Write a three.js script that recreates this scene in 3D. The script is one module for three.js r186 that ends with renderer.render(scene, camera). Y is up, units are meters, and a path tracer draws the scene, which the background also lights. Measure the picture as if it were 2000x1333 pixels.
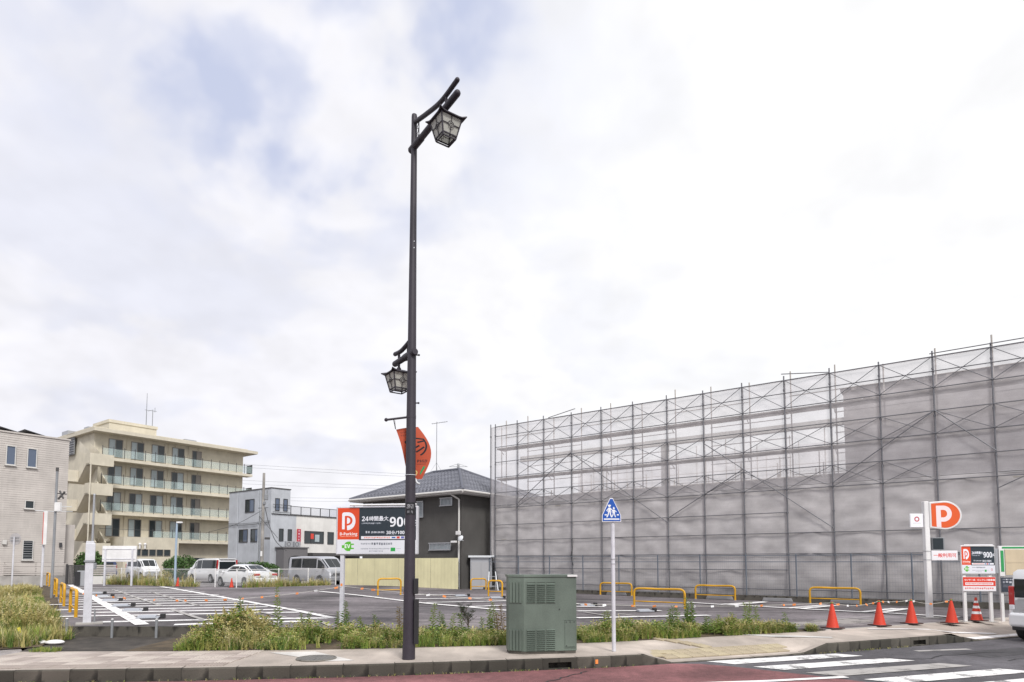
import * as THREE from 'three';
import { mergeGeometries, toCreasedNormals } from 'three/addons/utils/BufferGeometryUtils.js';
import { Brush, Evaluator, SUBTRACTION } from 'three-bvh-csg';
import { RoundedBoxGeometry } from 'three/addons/geometries/RoundedBoxGeometry.js';

// ------------------------------------------------------------------ camera, sky, sun, exposure
const scene = new THREE.Scene();
const renderer = new THREE.WebGLRenderer({ antialias: true });
renderer.toneMapping = THREE.LinearToneMapping;
renderer.toneMappingExposure = 1.48;
renderer.shadowMap.enabled = true;
const camera = new THREE.PerspectiveCamera(56.9, 2000 / 1333, 0.1, 3000);
camera.position.set(0, 1.7, 0);
camera.rotation.set(THREE.MathUtils.degToRad(3.7), 0, 0);
camera.setViewOffset(2000, 1333, 0, -352, 2000, 1333);      // a shift lens: the horizon lies low, verticals stay nearly upright

function mulberry(a) { return () => { a = (a + 0x6d2b79f5) | 0; let t = Math.imul(a ^ (a >>> 15), 1 | a); t = (t + Math.imul(t ^ (t >>> 7), 61 | t)) ^ t; return ((t ^ (t >>> 14)) >>> 0) / 4294967296; }; }
const hash = (x, y, z) => { let h = Math.imul(x, 374761393) ^ Math.imul(y, 668265263) ^ Math.imul(z, 2147483647 - 1640531527); h = Math.imul(h ^ (h >>> 13), 1274126177); h ^= h >>> 16; return (h >>> 0) / 4294967296; };
const smooth = (a, b, x) => { const t = Math.min(1, Math.max(0, (x - a) / (b - a))); return t * t * (3 - 2 * t); };
const clamp = (x, a, b) => Math.min(b, Math.max(a, x));
// value noise in the plane, tiling every p cells
function vnoise(x, y, p, s) {
  const i = Math.floor(x), j = Math.floor(y), u = x - i, v = y - j, a = u * u * (3 - 2 * u), b = v * v * (3 - 2 * v);
  const w = (k) => ((k % p) + p) % p;
  const h = (q, r) => hash(w(q), w(r), s);
  return (h(i, j) * (1 - a) + h(i + 1, j) * a) * (1 - b) + (h(i, j + 1) * (1 - a) + h(i + 1, j + 1) * a) * b;
}
function fbm(x, y, p, s, oct = 4) { let r = 0, k = 0.5, n = 0; for (let o = 0; o < oct; o++) { r += k * vnoise(x, y, p, s + o * 17); n += k; x *= 2; y *= 2; p *= 2; k *= 0.5; } return r / n; }

function makeSky() {
  const W = 2048, H = 1024, d = new Float32Array(W * H * 4);
  for (let j = 0; j < H; j++) {
    const el = ((j + 0.5) / H - 0.5) * Math.PI, y = Math.sin(el), c = Math.cos(el), deg = el * 57.2958;
    for (let i = 0; i < W; i++) {
      const ph = ((i + 0.5) / W - 0.5) * 2 * Math.PI, x = Math.cos(ph) * c, z = Math.sin(ph) * c;
      const az = Math.atan2(x, -z) * 57.2958, o = (j * W + i) * 4;
      let r, g, b;
      if (y < -0.02) { r = 0.22; g = 0.21; b = 0.2; }
      else {
        const k = 1 / (Math.max(y, 0) + 0.3), px = x * k * 2.1 + 11.3, pz = z * k * 2.1 + 7.7;
        const wx = fbm(px * 1.1 + 3, pz * 1.1, 512, 5, 3) * 1.1, wz = fbm(px * 1.1, pz * 1.1 + 9, 512, 9, 3) * 1.1;
        const n = fbm(px * 1.9 + wx + 8.3, pz * 1.9 + wz, 512, 21, 6), m = fbm(px * 4.6 + wz, pz * 4.6 + wx, 512, 77, 5), big = fbm(px * 0.6, pz * 0.6, 512, 41, 3);
        const n2 = clamp((n - 0.32) / 0.36, 0, 1), m2 = clamp((m - 0.3) / 0.4, 0, 1);
        const gap = Math.exp(-(((az + 20) / 22) ** 2) - (((deg - 44) / 17) ** 2));
        const open = clamp(smooth(0.18, 0.95, gap * (0.66 * n2 + 0.86 * m2)) * 0.8 + 0.26 * smooth(0.45, 0.8, n2 * 0.7 + m2 * 0.3) * smooth(40, -25, az) + 0.05 * n2, 0, 1);
        const side = smooth(-32, 22, az) * smooth(150, 70, az);                       // the veiled sun stands to the right
        const L = 0.632 + 0.075 * side + (m2 - 0.5) * 0.05 + (fbm(px * 9 + wx * 2, pz * 9 + wz * 2, 512, 57, 4) - 0.5) * 0.07 + 0.03 * (big - 0.5);
        const cr = L, cg = L * (0.995 + 0.004 * side), cb = L * (1.05 - 0.045 * side);
        const br = 0.40, bg = 0.435, bb = 0.56;
        r = cr + (br - cr) * open; g = cg + (bg - cg) * open; b = cb + (bb - cb) * open;
      }
      d[o] = r; d[o + 1] = g; d[o + 2] = b; d[o + 3] = 1;
    }
  }
  const t = new THREE.DataTexture(d, W, H, THREE.RGBAFormat, THREE.FloatType);
  t.mapping = THREE.EquirectangularReflectionMapping; t.magFilter = THREE.LinearFilter; t.minFilter = THREE.LinearFilter; t.wrapS = THREE.RepeatWrapping; t.needsUpdate = true;
  return t;
}
const skyTex = makeSky();
scene.background = skyTex; scene.environment = skyTex;
const sun = new THREE.DirectionalLight(new THREE.Color().setRGB(1, 0.975, 0.94), 2.0);
sun.position.set(18, 62, 30); sun.target.position.set(-4, 0, -26); scene.add(sun); scene.add(sun.target);
sun.castShadow = true; sun.shadow.radius = 26; sun.shadow.mapSize.set(2048, 2048);
Object.assign(sun.shadow.camera, { left: -70, right: 70, top: 70, bottom: -70, near: 1, far: 260 });

// ------------------------------------------------------------------ small tools
const V = (x, y, z) => new THREE.Vector3(x, y, z), R = THREE.MathUtils.degToRad;
const U = [0.8035, 0.5953], W_ = [0.5953, -0.8035];        // the two street directions in (x, z)
const YAW_U = -R(36.53), YAW_V = R(53.47);                 // turns that lay local x along U, along W_
const taken = {};
function numbered(n) { const k = taken[n] = (taken[n] ?? -1) + 1; return k ? n + '_' + String(k).padStart(3, '0') : n; }
function uvMetres(g) {                                     // uv in metres from the face's own plane
  if (g.index) g = g.toNonIndexed();
  const p = g.attributes.position, uv = new Float32Array(p.count * 2), a = V(0, 0, 0), b = V(0, 0, 0), c = V(0, 0, 0);
  for (let i = 0; i < p.count; i += 3) {
    a.fromBufferAttribute(p, i); b.fromBufferAttribute(p, i + 1).sub(a); c.fromBufferAttribute(p, i + 2).sub(a); b.cross(c);
    const X = Math.abs(b.x), Y = Math.abs(b.y), Z = Math.abs(b.z);
    for (let k = 0; k < 3; k++) {
      a.fromBufferAttribute(p, i + k);
      const [s, t] = Y >= X && Y >= Z ? [a.x, a.z] : X >= Z ? [a.z, a.y] : [a.x, a.y];
      uv[(i + k) * 2] = s; uv[(i + k) * 2 + 1] = t;
    }
  }
  g.setAttribute('uv', new THREE.BufferAttribute(uv, 2));
  return g;
}
function clean(g) {
  if (g.userData.own) return g;
  if (g.userData.shared) return g.userData.shared;
  if (!g.userData.done) { const q = uvMetres(g); if (!q.attributes.normal) q.computeVertexNormals(); for (const k of Object.keys(q.attributes)) if (!['position', 'normal', 'uv', 'color'].includes(k)) q.deleteAttribute(k); q.userData = { done: true }; g.userData.shared = q; return q; }
  return g;
}
const merge = (list) => { const m = list.map(clean); return m.length === 1 ? m[0] : Object.assign(mergeGeometries(m), { userData: { done: true } }); };
function mesh(name, geo, m, parent) {
  const o = new THREE.Mesh(Array.isArray(geo) ? merge(geo) : clean(geo), m);
  o.name = name; o.castShadow = o.receiveShadow = true; (parent ?? scene).add(o); return o;
}
function tag(o, label, category, group) { o.name = numbered(o.name); o.userData = { label, category }; if (group) o.userData.group = group; return o; }
function thing(name, label, category, pos = [0, 0, 0], turn = 0, group) {
  const o = new THREE.Group(); o.name = name; tag(o, label, category, group); o.position.set(...pos); o.rotation.y = turn; scene.add(o); return o;
}
function setting(name, geo, m) { const o = geo ? mesh(name, geo, m) : new THREE.Group(); o.name = numbered(name); o.userData.kind = 'structure'; if (!geo) scene.add(o); return o; }
const box = (w, h, d, x = 0, y = 0, z = 0) => new THREE.BoxGeometry(w, h, d).translate(x, y, z);
const rbox = (w, h, d, r, x = 0, y = 0, z = 0) => new RoundedBoxGeometry(w, h, d, 2, Math.min(r, w / 2.01, h / 2.01, d / 2.01)).translate(x, y, z);
const span = (x0, x1, y0, y1, z0, z1) => box(x1 - x0, y1 - y0, z1 - z0, (x0 + x1) / 2, (y0 + y1) / 2, (z0 + z1) / 2);
const cyl = (r0, r1, h, n = 12, x = 0, y = 0, z = 0) => new THREE.CylinderGeometry(r1, r0, h, n).translate(x, y + h / 2, z);
function rod(a, b, r, n = 8, r2 = r) {
  const A = V(...a), B = V(...b), d = B.clone().sub(A), L = d.length();
  return new THREE.CylinderGeometry(r2, r, L, n).translate(0, L / 2, 0).applyQuaternion(new THREE.Quaternion().setFromUnitVectors(V(0, 1, 0), d.normalize())).translate(A.x, A.y, A.z);
}
const tube = (pts, r, n = 24, k = 6, closed = false) => new THREE.TubeGeometry(new THREE.CatmullRomCurve3(pts.map((p) => V(...p)), closed, 'centripetal'), n, r, k, closed);
function bar(a, b, w, h) {                                 // a box-section member between two points
  const A = V(...a), B = V(...b), d = B.clone().sub(A), L = d.length();
  const m = new THREE.Matrix4().lookAt(A, B, Math.abs(d.y) > 0.95 * L ? V(0, 0, 1) : V(0, 1, 0));
  return box(w, h, L, 0, 0, -L / 2).applyMatrix4(m).translate(A.x, A.y, A.z);
}
function extrude(pts, depth, bevel = 0) {                  // outline in x, y; from z = 0 back to -depth
  const s = new THREE.Shape(pts.map((p) => new THREE.Vector2(p[0], p[1])));
  return new THREE.ExtrudeGeometry(s, { depth: depth - 2 * bevel, bevelEnabled: bevel > 0, bevelSize: bevel, bevelThickness: bevel, bevelSegments: 2, steps: 1, curveSegments: 12 }).translate(0, 0, -depth + bevel);
}
function tri3(tris) {                                      // triangles given as corner lists
  const p = []; for (const t of tris) { for (let i = 1; i + 1 < t.length; i++) p.push(...t[0], ...t[i], ...t[i + 1]); }
  const g = new THREE.BufferGeometry(); g.setAttribute('position', new THREE.Float32BufferAttribute(p, 3)); g.computeVertexNormals(); return g;
}
function face(w, h) { const g = new THREE.PlaneGeometry(w, h).toNonIndexed(); g.userData.own = true; return g; }

// ------------------------------------------------------------------ textures and materials
function texture(n, metres, fn) {                          // fn(u, v) -> [r, g, b] 0..255 in sRGB, tiling
  const d = new Uint8Array(n * n * 4);
  for (let j = 0; j < n; j++) for (let i = 0; i < n; i++) { const c = fn(i / n, j / n), o = (j * n + i) * 4; d[o] = clamp(c[0], 0, 255); d[o + 1] = clamp(c[1], 0, 255); d[o + 2] = clamp(c[2], 0, 255); d[o + 3] = 255; }
  let sum = 0; for (let i = 0; i < d.length; i += 4) sum += ((d[i] + d[i + 1] + d[i + 2]) / 765) ** 2.2;
  const t = new THREE.DataTexture(d, n, n); t.userData.mean = sum / (n * n); t.wrapS = t.wrapT = THREE.RepeatWrapping; t.magFilter = THREE.LinearFilter; t.minFilter = THREE.LinearMipmapLinearFilter; t.generateMipmaps = true;
  t.colorSpace = THREE.SRGBColorSpace; t.repeat.set(1 / metres, 1 / metres); t.needsUpdate = true; return t;
}
const gray = (v) => [v, v, v];
const TX = {
  asphalt: texture(1024, 6, (u, v) => { const sp = hash(Math.floor(u * 1024), Math.floor(v * 1024), 3), c = fbm(u * 5, v * 5, 5, 8, 5), f = fbm(u * 60, v * 60, 60, 4, 3); const g = 176 + (sp - 0.5) * 74 + (c - 0.5) * 120 + (f - 0.5) * 46; return [g * 1.0, g * 0.985, g * 0.995]; }),
  lot: texture(1024, 11, (u, v) => { const sp = hash(Math.floor(u * 1024), Math.floor(v * 1024), 31), c = fbm(u * 4, v * 4, 4, 61, 6), st = fbm(u * 3, v * 22, 22, 14, 4), f = fbm(u * 90, v * 90, 90, 4, 2); const g = 178 + (sp - 0.5) * 50 + (c - 0.5) * 160 + (st - 0.5) * 70 + (f - 0.5) * 44; return [g * 1.01, g * 0.985, g]; }),
  concrete: texture(512, 3, (u, v) => { const c = fbm(u * 4, v * 4, 4, 2, 6), f = hash(Math.floor(u * 512), Math.floor(v * 512), 6), s = fbm(u * 14, v * 3, 14, 9, 4); const g = 205 + (c - 0.5) * 80 + (f - 0.5) * 26 + (s - 0.5) * 30; return [g, g * 0.99, g * 0.975]; }),
  grime: texture(512, 1.7, (u, v) => { const c = fbm(u * 5, v * 5, 5, 12, 6), f = hash(Math.floor(u * 512), Math.floor(v * 512), 16), d = smooth(0.4, 0.62, fbm(u * 7, v * 4, 28, 33, 5)); const g = 215 - 130 * d * (0.6 + 0.4 * f) + (c - 0.5) * 60 + (f - 0.5) * 30; return [g, g * 0.985, g * 0.95]; }),
  plaster: texture(512, 4, (u, v) => { const c = fbm(u * 5, v * 5, 5, 52, 5), s = fbm(u * 36, v * 3, 36, 29, 4), f = hash(Math.floor(u * 512), Math.floor(v * 512), 66); const g = 232 + (c - 0.5) * 34 + (s - 0.5) * 13 + (f - 0.5) * 12; return [g, g * 0.995, g * 0.98]; }),
  cloth: texture(512, 2.4, (u, v) => { const c = fbm(u * 4, v * 4, 4, 72, 5), f = hash(Math.floor(u * 512), Math.floor(v * 512), 86), s = fbm(u * 3, v * 30, 30, 19, 3); const g = 226 + (c - 0.5) * 44 + (f - 0.5) * 30 + (s - 0.5) * 14; return gray(g); }),
  paint: texture(512, 1.6, (u, v) => { const c = fbm(u * 6, v * 6, 6, 92, 5), f = hash(Math.floor(u * 512), Math.floor(v * 512), 96), w = smooth(0.62, 0.76, c * 0.75 + f * 0.27); const g = 245 - w * 110 - (1 - c) * 18; return [g, g * 0.99, g * 0.985]; }),
  worn: texture(512, 1.3, (u, v) => { const c = fbm(u * 5, v * 5, 5, 192, 5), f = hash(Math.floor(u * 512), Math.floor(v * 512), 196), e = fbm(u * 40, v * 40, 40, 93, 2), w = smooth(0.5, 0.66, c * 0.62 + f * 0.18 + e * 0.2); const g = 245 - w * 120 - (1 - c) * 22; return [g, g * 0.99, g * 0.985]; }),
  soil: texture(512, 2, (u, v) => { const c = fbm(u * 8, v * 8, 8, 102, 5), f = hash(Math.floor(u * 512), Math.floor(v * 512), 106); const g = 190 + (c - 0.5) * 130 + (f - 0.5) * 60; return [g, g * 0.95, g * 0.86]; }),
};
const col = (c) => (Array.isArray(c) ? new THREE.Color().setRGB(...c) : new THREE.Color(c));
function mat(c, o = {}) {
  const { bs, ...rest } = o, M = rest.clearcoat || rest.transmission || rest.sheen ? THREE.MeshPhysicalMaterial : THREE.MeshStandardMaterial;
  const base = col(c), mean = rest.map?.userData?.mean; if (mean) base.setRGB(Math.min(0.97, base.r / mean), Math.min(0.97, base.g / mean), Math.min(0.97, base.b / mean));   // the map only varies the tone: its mean is divided out
  const m = new M({ color: base, roughness: 0.8, side: THREE.DoubleSide, ...rest });
  if (bs) { m.bumpMap = bs[0]; m.bumpScale = bs[1]; }
  return m;
}
const M = {
  road: mat([0.088, 0.086, 0.092], { map: TX.asphalt, roughness: 0.9, bs: [TX.asphalt, 0.006] }),
  redroad: mat([0.185, 0.079, 0.08], { map: TX.asphalt, roughness: 0.9, bs: [TX.asphalt, 0.005] }),
  lot: mat([0.135, 0.127, 0.129], { map: TX.lot, roughness: 0.9, bs: [TX.asphalt, 0.004] }),
  lotpatch: mat([0.17, 0.16, 0.157], { map: TX.lot, roughness: 0.92, bs: [TX.asphalt, 0.004] }),
  walk: mat([0.41, 0.365, 0.33], { map: TX.concrete, roughness: 0.92, bs: [TX.asphalt, 0.003] }),
  tileA: mat([0.43, 0.375, 0.35], { map: TX.concrete }), tileB: mat([0.36, 0.31, 0.285], { map: TX.concrete }), tileC: mat([0.52, 0.47, 0.435], { map: TX.concrete }),
  tactile: mat([0.44, 0.385, 0.27], { map: TX.concrete, roughness: 0.85 }), tactileB: mat([0.40, 0.345, 0.25], { map: TX.concrete, roughness: 0.85 }),
  kerbA: mat([0.036, 0.034, 0.03], { map: TX.grime, roughness: 0.95, bs: [TX.asphalt, 0.006] }), kerbB: mat([0.052, 0.049, 0.044], { map: TX.grime, roughness: 0.95, bs: [TX.asphalt, 0.006] }), kerbC: mat([0.026, 0.025, 0.022], { map: TX.grime, roughness: 0.95, bs: [TX.asphalt, 0.006] }),
  worn: mat([0.70, 0.70, 0.71], { map: TX.worn, roughness: 0.75 }),
  line: mat([0.75, 0.75, 0.77], { map: TX.paint, roughness: 0.7 }), oldline: mat([0.36, 0.35, 0.34], { map: TX.paint, roughness: 0.8 }),
  soil: mat([0.07, 0.058, 0.045], { map: TX.soil, roughness: 1 }), darkground: mat([0.045, 0.043, 0.045], { map: TX.soil, roughness: 0.95, bs: [TX.asphalt, 0.01] }),
  ground: mat([0.12, 0.115, 0.105], { map: TX.lot, roughness: 0.95 }), concrete: mat([0.36, 0.35, 0.34], { map: TX.concrete }), darkconcrete: mat([0.05, 0.047, 0.043], { map: TX.grime, roughness: 0.95 }),
  pole: mat([0.034, 0.028, 0.039], { roughness: 0.58, map: TX.cloth }), black: mat([0.02, 0.02, 0.022], { roughness: 0.5 }), pane: mat([0.6, 0.6, 0.56], { roughness: 0.6, transmission: 0.35, map: TX.plaster }),
  green: mat([0.108, 0.14, 0.12], { roughness: 0.5, map: TX.concrete }), greendark: mat([0.05, 0.07, 0.058], { roughness: 0.55 }),
  white: mat([0.72, 0.72, 0.74], { roughness: 0.45, map: TX.plaster }), whitepost: mat([0.60, 0.60, 0.64], { roughness: 0.4, map: TX.cloth }), steel: mat([0.42, 0.43, 0.45], { roughness: 0.42, metalness: 0.55 }), greymetal: mat([0.27, 0.28, 0.295], { roughness: 0.5, metalness: 0.2, map: TX.cloth }),
  yellow: mat([0.66, 0.31, 0.012], { roughness: 0.45, map: TX.concrete }), cone: mat([0.62, 0.042, 0.016], { roughness: 0.55, map: TX.concrete }), conebase: mat([0.055, 0.025, 0.022], { roughness: 0.7 }), orange: mat([0.85, 0.28, 0.07], { roughness: 0.6 }), rope: mat([0.7, 0.68, 0.62], { roughness: 0.8 }),
  scaf: mat([0.18, 0.18, 0.195], { roughness: 0.45, metalness: 0.35, map: TX.cloth }), scafpale: mat([0.42, 0.385, 0.35], { roughness: 0.6, map: TX.cloth }), deck: mat([0.38, 0.355, 0.33], { roughness: 0.7, map: TX.plaster }),
  sheet: mat([0.66, 0.63, 0.645], { roughness: 0.95, map: TX.cloth, transparent: true, opacity: 0.5 }), sheetlow: mat([0.66, 0.63, 0.63], { roughness: 0.95, map: TX.cloth, transparent: true, opacity: 0.64 }),
  hem: mat([0.5, 0.49, 0.5], { roughness: 0.95, transparent: true, opacity: 0.75 }),
  stop: mat([0.24, 0.245, 0.26], { map: TX.concrete }),
  shell: mat([0.42, 0.395, 0.40], { map: TX.plaster, roughness: 0.9 }), shellb: mat([0.2, 0.19, 0.19], { map: TX.grime, roughness: 0.9 }),
  bluefence: mat([0.12, 0.14, 0.17], { roughness: 0.5 }), wire: mat([0.62, 0.64, 0.66], { roughness: 0.5 }),
  beige: mat([0.58, 0.54, 0.45], { map: TX.plaster, roughness: 0.9 }), beige2: mat([0.59, 0.55, 0.465], { map: TX.plaster, roughness: 0.9 }), glassrail: mat([0.42, 0.52, 0.51], { roughness: 0.15, transparent: true, opacity: 0.3 }),
  alu: mat([0.23, 0.21, 0.19], { roughness: 0.45, metalness: 0.3 }), glass: mat([0.035, 0.045, 0.05], { roughness: 0.06 }), curtain: mat([0.36, 0.42, 0.44], { roughness: 0.12, map: TX.cloth }), glassblue: mat([0.10, 0.13, 0.19], { roughness: 0.05 }),
  bluewall: mat([0.45, 0.475, 0.525], { map: TX.plaster, roughness: 0.85 }), whitewall: mat([0.66, 0.655, 0.65], { map: TX.plaster, roughness: 0.85 }), darkgrey: mat([0.075, 0.072, 0.072], { roughness: 0.7 }), darkframe: mat([0.05, 0.05, 0.055], { roughness: 0.5 }),
  housewall: mat([0.080, 0.077, 0.075], { map: TX.plaster, roughness: 0.92, bs: [TX.asphalt, 0.01] }), tilegrey: mat([0.17, 0.175, 0.205], { map: TX.cloth, roughness: 0.55 }), tiledark: mat([0.10, 0.105, 0.13], { roughness: 0.6 }), soffit: mat([0.60, 0.585, 0.56], { roughness: 0.7 }),
  siding: mat([0.49, 0.46, 0.445], { map: TX.plaster, roughness: 0.85 }), hoarding: mat([0.70, 0.66, 0.42], { map: TX.plaster, roughness: 0.6 }),
  leaf: mat([0.06, 0.12, 0.03], { roughness: 0.8 }), leafdark: mat([0.035, 0.075, 0.025], { roughness: 0.8 }), stem: mat([0.16, 0.15, 0.05], { roughness: 0.9 }), bark: mat([0.10, 0.07, 0.045], { roughness: 0.95 }),
  tyre: mat([0.018, 0.018, 0.019], { roughness: 0.85 }), rim: mat([0.5, 0.5, 0.52], { roughness: 0.3, metalness: 0.6 }), carwhite: mat([0.78, 0.79, 0.80], { roughness: 0.25, clearcoat: 1, clearcoatRoughness: 0.05 }), carsilver: mat([0.46, 0.47, 0.50], { roughness: 0.3, metalness: 0.35, clearcoat: 1, clearcoatRoughness: 0.05 }),
  cardark: mat([0.12, 0.125, 0.14], { roughness: 0.3, metalness: 0.3, clearcoat: 1, clearcoatRoughness: 0.05 }), carblue: mat([0.03, 0.05, 0.15], { roughness: 0.3, clearcoat: 1, clearcoatRoughness: 0.05 }), carglass: mat([0.02, 0.025, 0.028], { roughness: 0.04 }), taillamp: mat([0.42, 0.02, 0.02], { roughness: 0.15, clearcoat: 1 }), lampclear: mat([0.75, 0.75, 0.78], { roughness: 0.1 }), plate: mat([0.8, 0.8, 0.78], { roughness: 0.5 }),
  cardboard: mat([0.55, 0.46, 0.33], { map: TX.plaster }), signgreen: mat([0.03, 0.30, 0.09], { roughness: 0.5 }), red: mat([0.62, 0.06, 0.04], { roughness: 0.5 }), orangesign: mat([0.78, 0.16, 0.035], { roughness: 0.45 }), signblue: mat([0.01, 0.10, 0.40], { roughness: 0.4 }), gloss: mat([0.86, 0.86, 0.88], { roughness: 0.35 }),
};

// ------------------------------------------------------------------ ground, road, pavement, car park
function curve(pts) {                                      // smooth z(x) through points
  return (x) => {
    let i = 0; while (i < pts.length - 2 && x > pts[i + 1][0]) i++;
    const [x1, y1] = pts[i], [x2, y2] = pts[i + 1], s = (k) => { const a = pts[Math.max(0, k - 1)], b = pts[Math.min(pts.length - 1, k + 1)]; return (b[1] - a[1]) / (b[0] - a[0]); };
    const h = x2 - x1, t = (x - x1) / h, m1 = s(i) * h, m2 = s(i + 1) * h;
    if (t < 0) return y1 + m1 * t; if (t > 1) return y2 + m2 * (t - 1);
    return (2 * t ** 3 - 3 * t * t + 1) * y1 + (t ** 3 - 2 * t * t + t) * m1 + (-2 * t ** 3 + 3 * t * t) * y2 + (t ** 3 - t * t) * m2;
  };
}
const kerbZ = curve([[-30, -9.3], [-14, -9.7], [-8, -9.98], [-5.4, -10.2], [-2.25, -10.62], [1.4, -11.42], [2.6, -11.78], [6.6, -13.3], [10.45, -14.95], [14, -16.6], [22, -20.7], [60, -43]]);
const backZ = curve([[-30, -11.9], [-9.25, -12.1], [-4.3, -12.3], [-1, -12.85], [1.6, -13.4], [4.7, -14.55], [7.1, -15.55], [9.2, -16.5], [12, -17.85], [20, -22], [60, -46]]);
const ROAD = -0.2;
const lotY = (x) => clamp(0.107 - 0.0133 * x, 0.02, 0.2);
const dip = (x) => 0.175 * (smooth(2.35, 3.0, x) - smooth(5.9, 6.6, x) + smooth(10.4, 11.1, x));   // kerbs lowered at the crossing and the car park entrance
const walkY = (x, t) => -dip(x) * (1 - t) ** 1.3;
const paveY = (x, z) => walkY(x, clamp((z - kerbZ(x) + 0.165) / (backZ(x) - kerbZ(x) + 0.165), 0, 1));
function clipX(poly, x, keepLess) {
  const out = [], ins = (p) => (keepLess ? p[0] <= x : p[0] >= x);
  poly.forEach((a, i) => { const b = poly[(i + 1) % poly.length]; if (ins(a)) out.push(a); if (ins(a) !== ins(b)) { const t = (x - a[0]) / (b[0] - a[0]); out.push([x, a[1] + t * (b[1] - a[1])]); } });
  return out;
}
function drape(poly, yf, off) {
  const g = [], cuts = [-7, 6.54];
  for (const part of [clipX(poly, cuts[0], true), clipX(clipX(poly, cuts[0], false), cuts[1], true), clipX(poly, cuts[1], false)]) {
    if (part.length < 3) continue;
    const c = part.map((p) => new THREE.Vector2(p[0], p[1])); if (THREE.ShapeUtils.isClockWise(c)) { c.reverse(); part.reverse(); }
    g.push(tri3(THREE.ShapeUtils.triangulateShape(c, []).map((f) => [f[2], f[1], f[0]].map((k) => [part[k][0], yf(part[k][0]) + off, part[k][1]]))));
  }
  return merge(g);
}
function stripe(pts, w, yf, off) {                         // a painted band along a polyline, mitred, laid on the surface
  const P = []; for (let i = 0; i + 1 < pts.length; i++) { const n = Math.max(1, Math.ceil(Math.hypot(pts[i + 1][0] - pts[i][0], pts[i + 1][1] - pts[i][1]) / 0.7)); for (let k = 0; k < n; k++) P.push([pts[i][0] + (pts[i + 1][0] - pts[i][0]) * k / n, pts[i][1] + (pts[i + 1][1] - pts[i][1]) * k / n]); }
  P.push(pts[pts.length - 1]);
  const L = [], Rr = [];
  P.forEach((p, i) => {
    const a = P[Math.max(0, i - 1)], b = P[Math.min(P.length - 1, i + 1)], n1 = i ? [p[0] - a[0], p[1] - a[1]] : [b[0] - p[0], b[1] - p[1]], n2 = i < P.length - 1 ? [b[0] - p[0], b[1] - p[1]] : n1;
    const l1 = Math.hypot(...n1), l2 = Math.hypot(...n2); let t = [n1[0] / l1 + n2[0] / l2, n1[1] / l1 + n2[1] / l2]; const lt = Math.hypot(...t); t = [t[0] / lt, t[1] / lt];
    const k = Math.min(2.2, 1 / Math.max(0.2, (t[0] * n1[0] + t[1] * n1[1]) / l1)) * w / 2;
    L.push([p[0] - t[1] * k, p[1] + t[0] * k]); Rr.push([p[0] + t[1] * k, p[1] - t[0] * k]);
  });
  const q = []; for (let i = 0; i + 1 < P.length; i++) q.push([L[i], L[i + 1], Rr[i + 1], Rr[i]].map((p) => [p[0], yf(p[0], p[1]) + off, p[1]]));
  return tri3(q);
}
const flat = (y) => () => y;
setting('ground', new THREE.CircleGeometry(1400, 64).rotateX(-Math.PI / 2).translate(0, -0.45, 0), M.ground);
{ // road: from behind the camera to the kerb
  const q = []; for (let x = -40; x < 60; x += 1) q.push([[x, ROAD, kerbZ(x) - 0.05], [x, ROAD, 14], [x + 1, ROAD, 14], [x + 1, ROAD, kerbZ(x + 1) - 0.05]]);
  const road = setting('road', tri3(q), M.road);
  const red = []; const nearZ = curve([[2.8, -12.05], [3.65, -11.8], [4.5, -11.15], [5.6, -10.1], [8.3, -7.3]]);
  for (let x = -30; x < 8; x += 0.5) { const f = (s) => Math.max(s > 2.7 ? nearZ(s) : -99, kerbZ(s) + 0.03); red.push([[x, ROAD + 0.004, f(x)], [x, ROAD + 0.004, -6.2], [x + 0.5, ROAD + 0.004, -6.2], [x + 0.5, ROAD + 0.004, f(x + 0.5)]]); }
  mesh('red_surfacing', tri3(red), M.redroad, road);
  const S = [[3.7, -12.13], [4.12, -11.8], [7.08, -12.84], [6.68, -13.15]], step = [0.645, 0.61];
  for (let k = 0; k < 9; k++) mesh('crossing_stripe', tri3([S.map(([x, z]) => [x + step[0] * k * 1.02, ROAD + 0.009 + k * 0.0002, z + step[1] * k])]), k % 3 === 2 ? M.oldline : M.worn, road);
  mesh('lane_line', stripe([[1.5, -9.7], [4.1, -10.15], [5.5, -10.5]], 0.14, flat(ROAD), 0.013), M.line, road);
  mesh('lane_line', stripe([[-20, -8.0], [1.5, -9.7]], 0.14, flat(ROAD), 0.013), M.line, road);
  mesh('worn_marking', stripe([[8.6, -13.55], [9.95, -13.85]], 0.16, flat(ROAD), 0.006), M.oldline, road);
  mesh('worn_marking', stripe([[9.3, -10.6], [13, -12.1]], 0.1, flat(ROAD), 0.006), M.oldline, road);
}
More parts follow.
